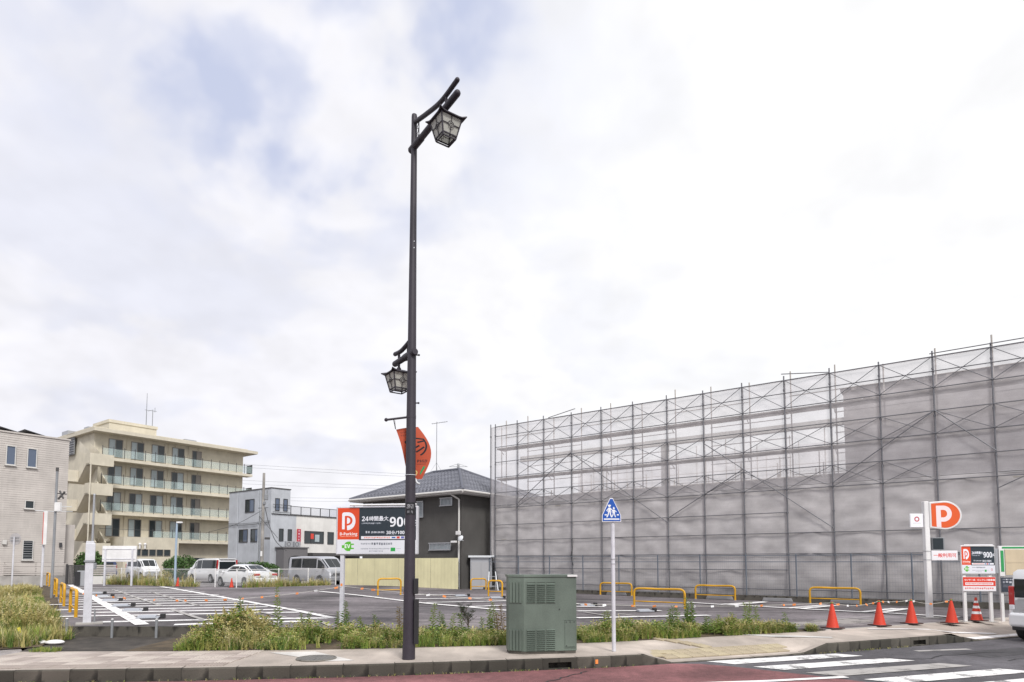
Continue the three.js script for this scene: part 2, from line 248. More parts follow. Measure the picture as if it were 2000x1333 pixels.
{ // repairs and sealed cracks in the carriageway
  const road = scene.getObjectByName('road'), rnd = mulberry(61), seal = mat([0.03, 0.03, 0.032], { roughness: 0.7 });
  for (const [x, z, w, d, t] of [[9.2, -13.3, 2.2, 0.7, 0.38], [8.8, -9.2, 3.0, 1.1, 0.35]]) { const c = Math.cos(t), n = Math.sin(t), P = (a, b) => [x + a * c + b * n, ROAD + 0.003, z - a * n + b * c]; mesh('asphalt_repair', tri3([[P(0, 0), P(w, 0), P(w, d), P(0, d)]]), mat([0.066, 0.065, 0.069], { map: TX.asphalt, roughness: 0.9 }), road); }
  for (const [x, z, a, L] of [[6.9, -12.4, -0.3, 4], [9.5, -12.2, -0.5, 5], [-3, -9.6, 0.1, 5], [0.5, -9.9, -0.9, 1.6], [-7, -9.2, 0.05, 3.5], [11, -12.9, -0.4, 4]]) { const p = []; let q = [x, z], h = a; for (let i = 0; i < 12; i++) { p.push(q); h = a + (rnd() - 0.5) * 1.1; q = [q[0] + Math.cos(h) * L / 12, q[1] + Math.sin(h) * L / 12]; } mesh('sealed_crack', stripe(p, 0.02 + rnd() * 0.012, flat(ROAD), 0.0105), seal, road); }
}
const kerb = setting('kerb');
{ // kerb stones, each 0.6 m
  const rnd = mulberry(5), cache = {};
  const stone = (h0, h1, inlet) => cache[h0 + '_' + h1 + inlet] ??= (() => {
    const w = 0.17, L = 0.597, r = 0.022, prof = (h) => [[0, -0.3], [0, h - r], [-r * 0.35, h - r * 0.3], [-r, h], [-w, h], [-w, -0.3]], a = prof(h0), b = prof(h1), q = [];
    const at = (p, x) => [x, p[1], p[0]];
    if (inlet) return merge([span(-L / 2, -0.2, -0.3, 0, -w, 0), span(0.2, L / 2, -0.3, 0, -w, 0), span(-0.2, 0.2, -0.075, 0, -w, 0), span(-0.2, 0.2, -0.3, -0.185, -w, 0.004), span(-0.2, 0.2, -0.185, -0.075, -w, -w + 0.02)]);
    for (let i = 0; i < a.length; i++) { const j = (i + 1) % a.length; q.push([at(a[i], -L / 2), at(a[j], -L / 2), at(b[j], L / 2), at(b[i], L / 2)]); }
    q.push(a.map((p) => at(p, -L / 2)), b.map((p) => at(p, L / 2)).reverse());
    return tri3(q);
  })();
  let x = -12;
  while (x < 24) {
    const s = (kerbZ(x + 0.3) - kerbZ(x)) / 0.3, c = 1 / Math.hypot(1, s), SL = x < -2.6 ? 0.84 : 0.64, x2 = x + SL * c, xm = (x + x2) / 2, hq = (v) => -Math.round(dip(v) * 50) / 50;
    const inlet = (x < 0.95 && x2 > 0.95) || (x < 9.45 && x2 > 9.45);
    const low = dip(xm) > 0.12;
    const o = mesh('kerb_stone', stone(hq(x), hq(x2), inlet), low ? M.kerbB : [M.kerbA, M.kerbB, M.kerbC, M.kerbA][Math.floor(rnd() * 4)], kerb);
    o.position.set(xm, 0.001 + (rnd() - 0.5) * 0.006, kerbZ(xm) + (rnd() - 0.5) * 0.008); o.rotation.y = -Math.atan(s); o.scale.x = SL / 0.6;
    const h0 = hq(x), h1 = hq(x2); mesh('worn_top', cache['t' + h0 + '_' + h1] ??= tri3([[[-0.294, h0 + 0.003, -0.018], [0.294, h1 + 0.003, -0.018], [0.294, h1 + 0.003, -0.168], [-0.294, h0 + 0.003, -0.168]]]), M.walk, o); x = x2;
  }
  const rf = mesh('reflector', box(0.05, 0.075, 0.016), M.orange, kerb); rf.position.set(1.52, -0.09, kerbZ(1.52) + 0.012); rf.rotation.y = 0.22;
}
const pavement = setting('pavement', (() => {
  const q = [], N = 6; for (let x = -9.3; x < 46; x += 0.25) for (let k = 0; k < N; k++) {
    const pt = (s, t) => { const a = kerbZ(s) - 0.165, b = backZ(s); return [s, walkY(s, t) - 0.004, a + (b - a) * t]; };
    q.push([pt(x, k / N), pt(x + 0.25, k / N), pt(x + 0.25, (k + 1) / N), pt(x, (k + 1) / N)]);
  }
  return tri3(q);
})(), M.walk);
{ // clay pavers at the corner, tactile tiles at the crossing
  const rnd = mulberry(9), tile = merge([rbox(0.296, 0.04, 0.296, 0.005, 0, -0.012, 0)]);
  const grooved = merge([0, 1, 2, 3, 4, 5].map((i) => rbox(0.038, 0.04, 0.29, 0.006, -0.123 + i * 0.049, -0.010, 0)).concat([box(0.29, 0.03, 0.29, 0, -0.014, 0)]));
  for (let i = 0; i < 15; i++) for (let k = 0; k < 6; k++) {
    const x = -9.1 + i * 0.3, z = kerbZ(x) - 0.33 - k * 0.3; if (z - 0.15 < backZ(x) || x + z * 0.45 < -14.35) continue;
    const pale = (Math.floor(i / 2) + Math.floor(k / 2)) % 2, o = mesh('paving_tile', pale || k === 0 ? grooved : tile, k === 0 ? M.tileB : pale ? M.tileC : [M.tileA, M.tileB][Math.floor(rnd() * 2)], pavement);
    o.position.set(x, (rnd() - 0.5) * 0.004, z); o.rotation.y = 0.075;
  }
  const dots = [box(0.294, 0.02, 0.294, 0, 0.002, 0)]; for (let i = 0; i < 5; i++) for (let k = 0; k < 5; k++) dots.push(new THREE.CylinderGeometry(0.011, 0.017, 0.006, 6, 1).translate(-0.116 + i * 0.058, 0.015, -0.116 + k * 0.058));
  const lines = [box(0.294, 0.02, 0.294, 0, 0.002, 0)]; for (let k = 0; k < 4; k++) lines.push(rbox(0.27, 0.007, 0.03, 0.003, 0, 0.0145, -0.105 + k * 0.07));
  const dotTile = merge(dots), lineTile = merge(lines);
  const put = (geo, x, z, turn) => { const a = kerbZ(x) - 0.165, t = clamp((z - a) / (backZ(x) - a), 0, 1), o = mesh('tactile_tile', geo, rnd() < 0.5 ? M.tactile : M.tactileB, pavement); o.position.set(x, walkY(x, t) + 0.004, z); o.rotation.order = 'YXZ'; o.rotation.y = turn; o.rotation.x = Math.atan(dip(x) / 2.0 * 1.25); };
  for (let i = 0; i < 11; i++) for (let k = 0; k < 2; k++) { const x = 2.75 + i * 0.285 + k * 0.09; put(dotTile, x, kerbZ(x) - 0.44 - k * 0.3, 0.36); }
  for (let i = 0; i < 6; i++) { const x = 4.0 - i * 0.24, z = kerbZ(4.0) - 1.08 - i * 0.2; put(i > 3 ? dotTile : lineTile, x, z, 0.7); }
  const slab = mesh('concrete_infill', tri3([[[-4.55, 0.001, -11.95], [-3.2, 0.001, -10.92], [-2.72, 0.001, -11.0], [-3.75, 0.001, -12.1]]]), mat([0.56, 0.55, 0.54], { map: TX.concrete }), pavement); slab.name = 'concrete_infill';
  mesh('concrete_strip', stripe([[7.2, -14.3], [6.6, -14.5], [6.0, -14.75], [5.4, -14.95]], 0.26, paveY, 0.004), mat([0.55, 0.545, 0.54], { map: TX.concrete }), pavement);
  mesh('entrance_line', stripe([[9.0, -16.05], [10.6, -16.1], [12.4, -16.3]], 0.14, paveY, 0.008), M.line, pavement);
  mesh('entrance_line', stripe([[11.0, -15.38], [13.6, -16.6]], 0.2, paveY, 0.008), M.line, pavement);
}
{ // manhole cover
  const g = [cyl(0.33, 0.33, 0.03, 32, 0, -0.02, 0), new THREE.TorusGeometry(0.335, 0.012, 6, 36).rotateX(Math.PI / 2).translate(0, 0.008, 0)];
  const o = thing('manhole_cover', 'round ribbed iron manhole cover set in the pavement behind the kerb', 'manhole cover', [-3.44, 0.002, -11.2]);
  mesh('lid', g, mat([0.10, 0.098, 0.095], { map: TX.grime, roughness: 0.7 }), o);
  const b = []; for (let i = -4; i <= 4; i++) for (let k = -4; k <= 4; k++) if (i * i + k * k < 18) b.push(box(0.05, 0.012, 0.02, i * 0.068, 0.013, k * 0.068));
  for (const q of b) mesh('rib', [q], mat([0.20, 0.195, 0.19], { roughness: 0.7 }), o);
}
const lotEdge = curve([[-10.3, -14.55], [-4, -14.5], [-1, -14.6], [3, -15.15], [6, -15.75], [7.4, -15.72], [8.2, -16.05], [12, -17.86], [20, -22.02], [30, -27.7]]);
const front = []; for (let x = -10.3; x <= 18.4; x += 0.4) front.push([x, x > 7.6 ? backZ(x) + 0.06 : lotEdge(x)]);
const lot = setting('car_park', drape([...front, [18.6, -21.75], [-1.5, -36.7], [-1.6, -37.6], [-11.4, -41.3], [-15.9, -37.0], [-27.4, -42.6], [-30.5, -42.2]], lotY, 0), M.lot);
{ // edges and painted bays
  const wall = []; for (let x = -10.3; x < 7.4; x += 0.4) { const a = [x, lotEdge(x)], b = [x + 0.4, lotEdge(x + 0.4)]; wall.push([[a[0], -0.25, a[1] + 0.1], [b[0], -0.25, b[1] + 0.1], [b[0], lotY(b[0]) + 0.03, b[1] + 0.1], [a[0], lotY(a[0]) + 0.03, a[1] + 0.1]], [[a[0], lotY(a[0]) + 0.03, a[1] + 0.1], [b[0], lotY(b[0]) + 0.03, b[1] + 0.1], [b[0], lotY(b[0]) + 0.03, b[1]], [a[0], lotY(a[0]) + 0.03, a[1]]], [[a[0], lotY(a[0]) + 0.03, a[1]], [b[0], lotY(b[0]) + 0.03, b[1]], [b[0], lotY(b[0]) - 0.05, b[1]], [a[0], lotY(a[0]) - 0.05, a[1]]]); }
  mesh('edge_kerb', tri3(wall), M.darkconcrete, lot);
  const lip = []; for (let x = 7.3; x < 18.3; x += 0.4) { const z = (v) => (v > 7.6 ? backZ(v) + 0.06 : lotEdge(v)); lip.push([[x, -0.2, z(x) + 0.05], [x + 0.4, -0.2, z(x + 0.4) + 0.05], [x + 0.4, lotY(x + 0.4), z(x + 0.4)], [x, lotY(x), z(x)]]); }
  mesh('entrance_lip', tri3(lip), M.concrete, lot);
  mesh('asphalt_patch', drape([[-3.4, -14.75], [-1, -14.85], [3, -15.4], [6, -16.0], [7.3, -16.0], [8.6, -16.4], [10.4, -17.3], [9, -18.1], [5, -17.4], [0, -17.0], [-3.2, -17.2]], lotY, 0.004), M.lotpatch, lot);
  mesh('worn_patch', drape([[7.4, -16.6], [9.2, -17.2], [10.9, -18.3], [9.9, -18.7], [7.9, -17.6], [6.2, -17.1]], lotY, 0.0055), mat([0.26, 0.245, 0.235], { map: TX.worn, roughness: 0.9 }), lot);
  mesh('asphalt_patch', drape([[-4.4, -19.6], [0.6, -18.6], [1.4, -20.4], [-3.4, -22.2]], lotY, 0.0048), mat([0.105, 0.1, 0.102], { map: TX.lot, roughness: 0.9 }), lot);
  let k = 0; const paint = (pts, w = 0.12, m = M.line) => { const p = []; for (let i = 0; i < pts.length; i += 2) { const d = -pts[i + 1], k = pts[i] > 1.5 && d > 20 ? (20 + (d - 20) * 0.6) / d : 1; p.push([pts[i] * k, pts[i + 1] * k]); } mesh('painted_line', stripe(p, w, lotY, 0.008 + (k++ % 40) * 0.0006), m, lot); };
  [[-10.34, -15.76, -4.84, -17.25], [-11.61, -17.49, -6.35, -18.95], [-13.45, -19.71, -8.13, -21.1], [-15.2, -22.2, -9.74, -23.55], [-17.2, -24.9, -11.48, -25.9], [-19.65, -28.15, -13.39, -28.9], [-21.43, -30.44, -15.1, -31.1], [-23.5, -33.3, -16.9, -33.6], [-25.05, -36.2, -19, -36], [-8.02, -15.07, -4.98, -16.31],
    [-12.5, -18.6, -7.2, -19.9], [-14.3, -20.9, -8.9, -22.2], [-16.2, -23.5, -10.6, -24.6], [-18.4, -26.5, -12.4, -27.3], [-22.5, -31.8, -16, -32.3], [-12.9, -17.1, -10.9, -17.6], [-14.6, -19.4, -12.5, -20], [-16.4, -21.9, -14.2, -22.5]].forEach((p) => paint(p, 0.36));
  paint([-28.47, -40.73, -8.76, -15.04], 0.3); paint([-21.05, -37.9, -18.73, -35.08, -4.84, -17.15], 0.24);
  [[-21.43, -33.98, -11.93, -21.51], [-10.67, -19.85, -7.99, -16.38], [-17.49, -30.79, -10.66, -21.51], [-8.6, -20.19, -6.13, -17.13], [-4.98, -16.31, -4.3, -15.1]].forEach((p) => paint(p, 0.14, M.oldline));
  [[-8.94, -22.48, -8.29, -22.09], [-7.25, -20.33, -6.63, -19.94], [-5.61, -18.36, -5.03, -18.08]].forEach((p) => paint(p, 0.12, M.oldline));
  [[-9.63, -31.71, -5.93, -27.0, -4.16, -24.62, -3.03, -23.29, -0.11, -20.5, 1.6, -18.9], [-3.96, -26.07, -0.14, -27.72, 1.2, -28.3], [-3.22, -23.85, -0.13, -25.48, 3, -26.9], [-1.51, -21.93, -0.12, -23.0, 3.6, -24.6], [-5.17, -29.13, -2.58, -29.6], [2.15, -21.04, 5.19, -22.1], [1.84, -18.05, 6.1, -19.61], [8.25, -30.09, 9.17, -27.79, 12.26, -30.6], [11.92, -29.91, 9.46, -27.36, 10.76, -24.59, 13.44, -27.19], [13.69, -26.79, 10.94, -24.07, 11.98, -21.62, 14.72, -24.33], [15.0, -24.1, 12.3, -21.2, 13.4, -19.0]].forEach((p) => paint(p, 0.28));
  [[2.32, -20.34, 2.86, -18.91], [3.37, -20.28, 3.84, -19.06], [2.8, -27.39, 5.24, -27.5], [3.21, -31.38, 4.8, -30.18], [8.6, -18.1, 11.5, -19.6]].forEach((p) => paint(p, 0.1, M.oldline));
}
{ // bare ground between pavement and car park, the verge, the side street
  const v = []; for (let x = -7.4; x < 7.6; x += 0.4) v.push([[x, 0.0, backZ(x) + 0.01], [x + 0.4, 0.0, backZ(x + 0.4) + 0.01], [x + 0.4, 0.03, lotEdge(x + 0.4) + 0.12], [x, 0.03, lotEdge(x) + 0.12]]);
  setting('verge_soil', tri3(v), M.soil);
  setting('bare_asphalt', tri3([[[-9.3, -0.006, -12.0], [-7.39, -0.006, -12.05], [-7.39, 0.01, -14.5], [-10.4, 0.01, -14.5]]]), M.darkground);
  setting('side_street', drape([[-9.3, -9.9], [-9.3, -12.1], [-10.6, -13.6], [-34, -43.5], [-75, -60], [-40, -9.0]], flat(-0.012), 0), mat([0.25, 0.235, 0.222], { map: TX.asphalt, roughness: 0.92 }));
  { const q = [], e = [[-9.35, -12.6, 0.02], [-10.28, -14.5, 0.05], [-10.5, -14.85, 0.18], [-30.4, -42.1, 0.18]], f = [[-10.2, -12.2, 0.0], [-12.3, -12.9, 0.0], [-12.9, -13.9, 0.0], [-33.2, -41.0, 0.0]]; for (let i = 0; i < 3; i++) q.push([[e[i][0], e[i][2], e[i][1]], [e[i + 1][0], e[i + 1][2], e[i + 1][1]], [f[i + 1][0], f[i + 1][2], f[i + 1][1]], [f[i][0], f[i][2], f[i][1]]]); setting('side_verge', tri3(q), M.soil); }
  setting('rear_yard', drape([[-2.2, -37.5], [-2.2, -80], [-90, -100], [-90, -43.2], [-27.6, -42.9], [-15.9, -37.2], [-11.4, -41.5]], flat(0.09), 0), mat([0.17, 0.163, 0.157], { map: TX.lot, roughness: 0.95 }));
}

// ------------------------------------------------------------------ lettering
const GLYPH = {
  '時': [[1, 2, 4, 2, 4, 8, 1, 8, 1, 2], [1, 5, 4, 5], [5, 2, 9.5, 2], [7.2, 0.5, 7.2, 4], [4.8, 4, 9.8, 4], [4.8, 6, 9.8, 6], [8.2, 4.5, 8.2, 9, 7.2, 9.3], [5.8, 7, 6.5, 8]],
  '間': [[1, 1, 1, 9.5], [1, 1, 4.2, 1, 4.2, 4.2, 1, 4.2], [1, 2.6, 4.2, 2.6], [9, 1, 9, 9.5, 8.2, 9.3], [9, 1, 5.8, 1, 5.8, 4.2, 9, 4.2], [5.8, 2.6, 9, 2.6], [3.2, 5.3, 6.8, 5.3, 6.8, 8.8, 3.2, 8.8, 3.2, 5.3], [3.2, 7, 6.8, 7]],
  '最': [[2.5, 0.8, 7.5, 0.8, 7.5, 3.5, 2.5, 3.5, 2.5, 0.8], [2.5, 2.1, 7.5, 2.1], [0.5, 4.5, 9.5, 4.5], [2, 4.5, 2, 9], [4.5, 4.5, 4.5, 9.5], [2, 6, 4.5, 6], [2, 7.4, 4.5, 7.4], [0.6, 9, 5, 8.6], [5.5, 5.8, 9, 5.8, 8, 8, 5.5, 9.5], [6, 6.5, 7.5, 8.3, 9.6, 9.5]],
  '大': [[0.8, 3.5, 9.2, 3.5], [5, 0.5, 5, 4, 3.5, 7.5, 0.8, 9.5], [5, 4, 6.5, 7.5, 9.4, 9.5]],
  '円': [[1.2, 1, 1.2, 9.5], [1.2, 1, 8.8, 1, 8.8, 9.2, 7.8, 9], [5, 1, 5, 5], [1.2, 5, 8.8, 5]],
  '分': [[4, 0.8, 3, 3, 0.8, 5], [6, 0.8, 7.2, 3, 9.4, 5], [2.5, 5.2, 7.6, 5.2, 7.2, 9.2, 6, 9], [4.6, 5.2, 4, 7.5, 1.8, 9.5]],
  '一': [[0.8, 5, 9.2, 5]], 'ー': [[0.8, 5, 9.2, 5]],
  '般': [[2.5, 0.5, 2, 1.8], [1.3, 2, 1.3, 6, 0.6, 9.3], [1.3, 2, 4.4, 2, 4.4, 9.2, 3.6, 9], [0.4, 5.4, 5, 5.4], [2.7, 2.8, 3, 4.2], [2.7, 6.2, 3, 7.6], [6, 1.2, 6, 3, 5.2, 4.2], [6, 1.2, 8.6, 1.2, 8.6, 3.8, 9.6, 3.8], [5.6, 5.2, 9, 5.2, 7.8, 7.8, 5.2, 9.5], [6, 6, 7.6, 8, 9.7, 9.5]],
  '利': [[5, 0.7, 1, 1.6], [0.5, 3.3, 5.4, 3.3], [3, 1.2, 3, 9.5], [3, 3.6, 0.6, 7], [3, 3.8, 5.2, 6], [6.8, 1.8, 6.8, 6.6], [9, 0.7, 9, 9.2, 8, 9]],
  '用': [[1.6, 1, 1.6, 6, 0.7, 9.5], [1.6, 1, 8.8, 1, 8.8, 9.2, 7.8, 9], [1.6, 3.8, 8.8, 3.8], [1.6, 6.5, 8.8, 6.5], [5.2, 1, 5.2, 9.3]],
  '可': [[0.6, 1.3, 9.5, 1.3], [8, 1.3, 8, 9.2, 6.8, 8.9], [1.8, 3.6, 5.4, 3.6, 5.4, 7, 1.8, 7, 1.8, 3.6]],
  'セ': [[0.8, 4, 9, 3.2, 7, 6], [3.4, 1, 3.4, 8.5, 4.2, 9, 8.8, 9]], 'ン': [[1, 2, 3.5, 3.8], [1.2, 9, 5, 7.5, 9, 3]], 'サ': [[0.6, 3.5, 9.4, 3.5], [3, 1, 3, 6.2], [7, 1, 7, 5, 6, 8, 3.5, 9.5]],
  '式': [[0.6, 3, 9.4, 3], [6.4, 0.7, 6.8, 5, 8.3, 8.8, 9.5, 9.2, 9.6, 7.5], [8, 0.9, 9, 2], [1.2, 5.4, 5.2, 5.4], [3.2, 5.4, 3.2, 8.6], [0.6, 9, 5.8, 8.2]],
  '・': [[4.6, 5, 5.4, 5]], 'ロ': [[1.5, 2, 8.5, 2, 8.5, 8.8, 1.5, 8.8, 1.5, 2]], 'ッ': [[2.5, 4.5, 3.2, 6], [4.6, 4, 5.2, 5.6], [8, 4.4, 7, 7.4, 4.4, 9.4]], 'ク': [[3.5, 0.8, 2.8, 3, 0.8, 5.5], [3.2, 2.4, 8.8, 2.4, 7, 6.5, 2.5, 9.5]], 'レ': [[2.5, 1, 2.5, 9, 6, 7.5, 9, 4]], 'ス': [[1.2, 1.8, 8, 1.8, 5.5, 6, 0.8, 9.4], [5.6, 5.6, 9.2, 9.2]],
  '駐': [[1, 1, 1, 5.6, 4.6, 5.6, 4.4, 9, 3.6, 9.3], [1, 1, 4.4, 1], [1, 2.6, 4.2, 2.6], [1, 4.1, 4.2, 4.1], [2.7, 1, 2.7, 5.6], [0.6, 7, 0.4, 8.6], [1.7, 7, 1.8, 8.4], [2.8, 7, 3, 8.2], [7, 0.4, 7.8, 1.6], [5.6, 2.4, 9.6, 2.4], [5.8, 5.4, 9.4, 5.4], [5.2, 9.2, 9.8, 9.2], [7.6, 2.4, 7.6, 9.2]],
  '車': [[1, 1.6, 9, 1.6], [2, 3, 8, 3, 8, 6.6, 2, 6.6, 2, 3], [2, 4.8, 8, 4.8], [0.4, 8, 9.6, 8], [5, 0.5, 5, 9.8]],
  '場': [[0.4, 3.6, 4, 3.6], [2.2, 1, 2.2, 7.5], [0.4, 8.2, 4.2, 7], [5, 0.8, 8.8, 0.8, 8.8, 3.8, 5, 3.8, 5, 0.8], [5, 2.3, 8.8, 2.3], [4.2, 5, 9.8, 5], [5.6, 5, 4.2, 7.4], [5, 6.4, 9.2, 6.4, 8.6, 9.2, 7.8, 9.2], [6.6, 6.4, 5, 9], [8, 6.4, 6.2, 9.4]],
};
function write(c, text, x, y, size, color, weight = 0.11) { // brush-drawn characters, x y = top left, returns the end
  c.strokeStyle = color; c.lineWidth = size * weight; c.lineJoin = c.lineCap = 'round';
  for (const ch of text) { for (const s of GLYPH[ch] ?? []) { c.beginPath(); for (let i = 0; i < s.length; i += 2) c[i ? 'lineTo' : 'moveTo'](x + s[i] * size / 10, y + s[i + 1] * size / 10); c.stroke(); } x += size * 1.04; }
  return x;
}
function latin(c, text, x, y, px, color, bold = true, align = 'left') { c.font = (bold ? 'bold ' : '') + px + 'px sans-serif'; c.textAlign = align; c.textBaseline = 'alphabetic'; c.fillStyle = color; c.fillText(text, x, y); return x + c.measureText(text).width; }
function smallPrint(c, x, y, w, h, color, seed) { const r = mulberry(seed); c.fillStyle = color; let q = x; while (q < x + w) { const s = h * (0.5 + r() * 0.35); c.globalAlpha = 0.55 + r() * 0.4; c.fillRect(q, y + h * r() * 0.15, s, h * (0.7 + r() * 0.25)); q += s + h * 0.28; } c.globalAlpha = 1; }
function pMark(c, x, y, w, h, fg, bg) {                    // the rounded P in its bowl
  c.fillStyle = fg; c.beginPath(); c.moveTo(x, y + h * 0.95); c.lineTo(x, y + h * 0.12); c.quadraticCurveTo(x, y, x + w * 0.2, y); c.lineTo(x + w * 0.42, y); c.bezierCurveTo(x + w * 1.18, y, x + w * 1.18, y + h, x + w * 0.38, y + h); c.lineTo(x + w * 0.36, y + h * 0.74); c.bezierCurveTo(x + w * 0.9, y + h * 0.74, x + w * 0.9, y + h * 0.2, x + w * 0.38, y + h * 0.2); c.lineTo(x + w * 0.2, y + h * 0.2); c.lineTo(x + w * 0.2, y + h * 0.95); c.closePath(); c.fill();
  c.beginPath(); c.moveTo(x + w * 0.36, y + h * 0.3); c.bezierCurveTo(x + w * 0.68, y + h * 0.28, x + w * 0.68, y + h * 0.66, x + w * 0.36, y + h * 0.64); c.closePath(); c.fill();
}
function plug(c, x, y, s) { c.fillStyle = '#58b32b'; c.beginPath(); c.moveTo(x, y + s * 0.3); c.lineTo(x + s * 0.18, y + s * 0.3); c.bezierCurveTo(x + s * 0.3, y, x + s * 0.5, y, x + s * 0.74, y + s * 0.02); c.lineTo(x + s * 0.74, y + s * 0.18); c.lineTo(x + s, y + s * 0.18); c.lineTo(x + s, y + s * 0.28); c.lineTo(x + s * 0.78, y + s * 0.3); c.lineTo(x + s * 0.78, y + s * 0.5); c.lineTo(x + s, y + s * 0.52); c.lineTo(x + s, y + s * 0.62); c.lineTo(x + s * 0.74, y + s * 0.62); c.lineTo(x + s * 0.7, y + s * 0.76); c.bezierCurveTo(x + s * 0.5, y + s * 0.8, x + s * 0.3, y + s * 0.8, x + s * 0.18, y + s * 0.54); c.lineTo(x, y + s * 0.54); c.closePath(); c.fill(); latin(c, 'EV', x + s * 0.2, y + s * 0.54, s * 0.42, '#f4f4f6'); }
function canvasMat(w, h, draw, o = {}) {
  const k = document.createElement('canvas'); k.width = w; k.height = h; const c = k.getContext('2d'); draw(c, w, h);
  const t = new THREE.CanvasTexture(k); t.colorSpace = THREE.SRGBColorSpace; t.magFilter = THREE.LinearFilter;
  return new THREE.MeshStandardMaterial({ map: t, roughness: 0.5, side: THREE.DoubleSide, ...o });
}
const priceBoard = canvasMat(1024, 590, (c) => {
  c.fillStyle = '#dcdde4'; c.fillRect(0, 0, 1024, 590); c.fillStyle = '#26323b'; c.fillRect(284, 0, 740, 416); c.fillStyle = '#d9481f'; c.fillRect(0, 0, 284, 406);
  pMark(c, 58, 56, 180, 230, '#e9e9f0', '#d9481f'); latin(c, 'D-Parking', 28, 352, 50, '#f0eef0'); smallPrint(c, 34, 362, 216, 9, '#f0d8d0', 4);
  let x = latin(c, '24', 316, 172, 84, '#e4e6ee'); x = write(c, '時間最大', x + 4, 108, 62, '#e4e6ee', 0.12); smallPrint(c, 318, 190, 250, 20, '#c9ccd6', 7); x = latin(c, '900', x + 8, 244, 168, '#eceef4'); write(c, '円', x + 4, 160, 80, '#e4e6ee', 0.13);
  smallPrint(c, 372, 296, 60, 34, '#dfe1ea', 8); latin(c, '(0:00-24:00)', 442, 326, 32, '#dfe1ea'); x = latin(c, '30', 640, 340, 58, '#e9ebf2'); x = write(c, '分', x + 2, 296, 48, '#e9ebf2', 0.13); x = latin(c, '/100', x + 2, 340, 58, '#e9ebf2'); write(c, '円', x + 2, 300, 44, '#e9ebf2', 0.13);
  c.fillStyle = '#e6e6ec'; c.fillRect(312, 364, 680, 38); smallPrint(c, 352, 372, 330, 22, '#e07a6a', 11); c.fillStyle = '#2a5aa0'; c.fillRect(712, 374, 48, 18); c.fillStyle = '#d03a2a'; c.fillRect(776, 370, 40, 26); c.fillStyle = '#5a5fa8'; c.fillRect(832, 370, 40, 26);
  plug(c, 60, 430, 160); smallPrint(c, 310, 450, 130, 24, '#8a8e98', 21); smallPrint(c, 448, 446, 260, 34, '#4a4f5a', 22); smallPrint(c, 310, 516, 84, 18, '#80848e', 23); smallPrint(c, 420, 516, 250, 18, '#9a9ea8', 24); smallPrint(c, 420, 546, 170, 18, '#9a9ea8', 25); c.fillStyle = '#2ba04a'; c.fillRect(700, 512, 60, 46); smallPrint(c, 772, 520, 60, 10, '#a0a4ae', 26); c.strokeStyle = '#c0303a'; c.lineWidth = 8; c.beginPath(); c.arc(925, 510, 22, 0, 7); c.stroke();
});
const bigP = canvasMat(512, 480, (c) => { c.fillStyle = '#dd5a22'; c.fillRect(0, 0, 512, 480); c.strokeStyle = '#ecdcde'; c.lineWidth = 74; c.beginPath(); c.moveTo(142, 480); c.lineTo(142, 110); c.lineTo(212, 110); c.bezierCurveTo(348, 110, 348, 316, 212, 316); c.lineTo(142, 316); c.stroke(); });
const openToAll = canvasMat(512, 200, (c) => { c.fillStyle = '#e8e6ea'; c.fillRect(0, 0, 512, 200); write(c, '一般利用可', 26, 52, 90, '#d64a48', 0.12); });
const lockless = canvasMat(512, 240, (c) => { c.fillStyle = '#d8412e'; c.fillRect(0, 0, 512, 240); write(c, 'センサー式・ロックレス駐車場', 22, 32, 33, '#f2e8ea', 0.16); c.fillStyle = '#eadfe2'; c.fillRect(34, 92, 442, 44); smallPrint(c, 50, 102, 400, 22, '#d86a60', 31); c.fillStyle = '#e9e6ea'; c.fillRect(0, 156, 512, 84); smallPrint(c, 28, 178, 440, 34, '#d96a64', 32); });
const ringSign = canvasMat(256, 270, (c) => { c.fillStyle = '#ecebf0'; c.fillRect(0, 0, 256, 270); c.strokeStyle = '#b02c38'; c.lineWidth = 22; c.beginPath(); c.arc(128, 104, 42, 0, 7); c.stroke(); smallPrint(c, 44, 182, 170, 12, '#8a8a90', 41); });
const tariff = canvasMat(512, 260, (c) => { c.fillStyle = '#343a46'; c.fillRect(0, 0, 512, 260); smallPrint(c, 20, 20, 110, 22, '#d8d8de', 51); smallPrint(c, 20, 60, 110, 40, '#d8d8de', 52); smallPrint(c, 20, 130, 110, 10, '#a8a8b0', 53); smallPrint(c, 20, 160, 110, 10, '#a8a8b0', 54); smallPrint(c, 170, 22, 300, 22, '#c8c8ce', 55); c.fillStyle = '#d6d7dd'; c.fillRect(160, 70, 320, 170); c.strokeStyle = '#9a9ca4'; c.lineWidth = 3; for (let i = 1; i < 4; i++) { c.beginPath(); c.moveTo(160 + i * 80, 70); c.lineTo(160 + i * 80, 240); c.stroke(); } });
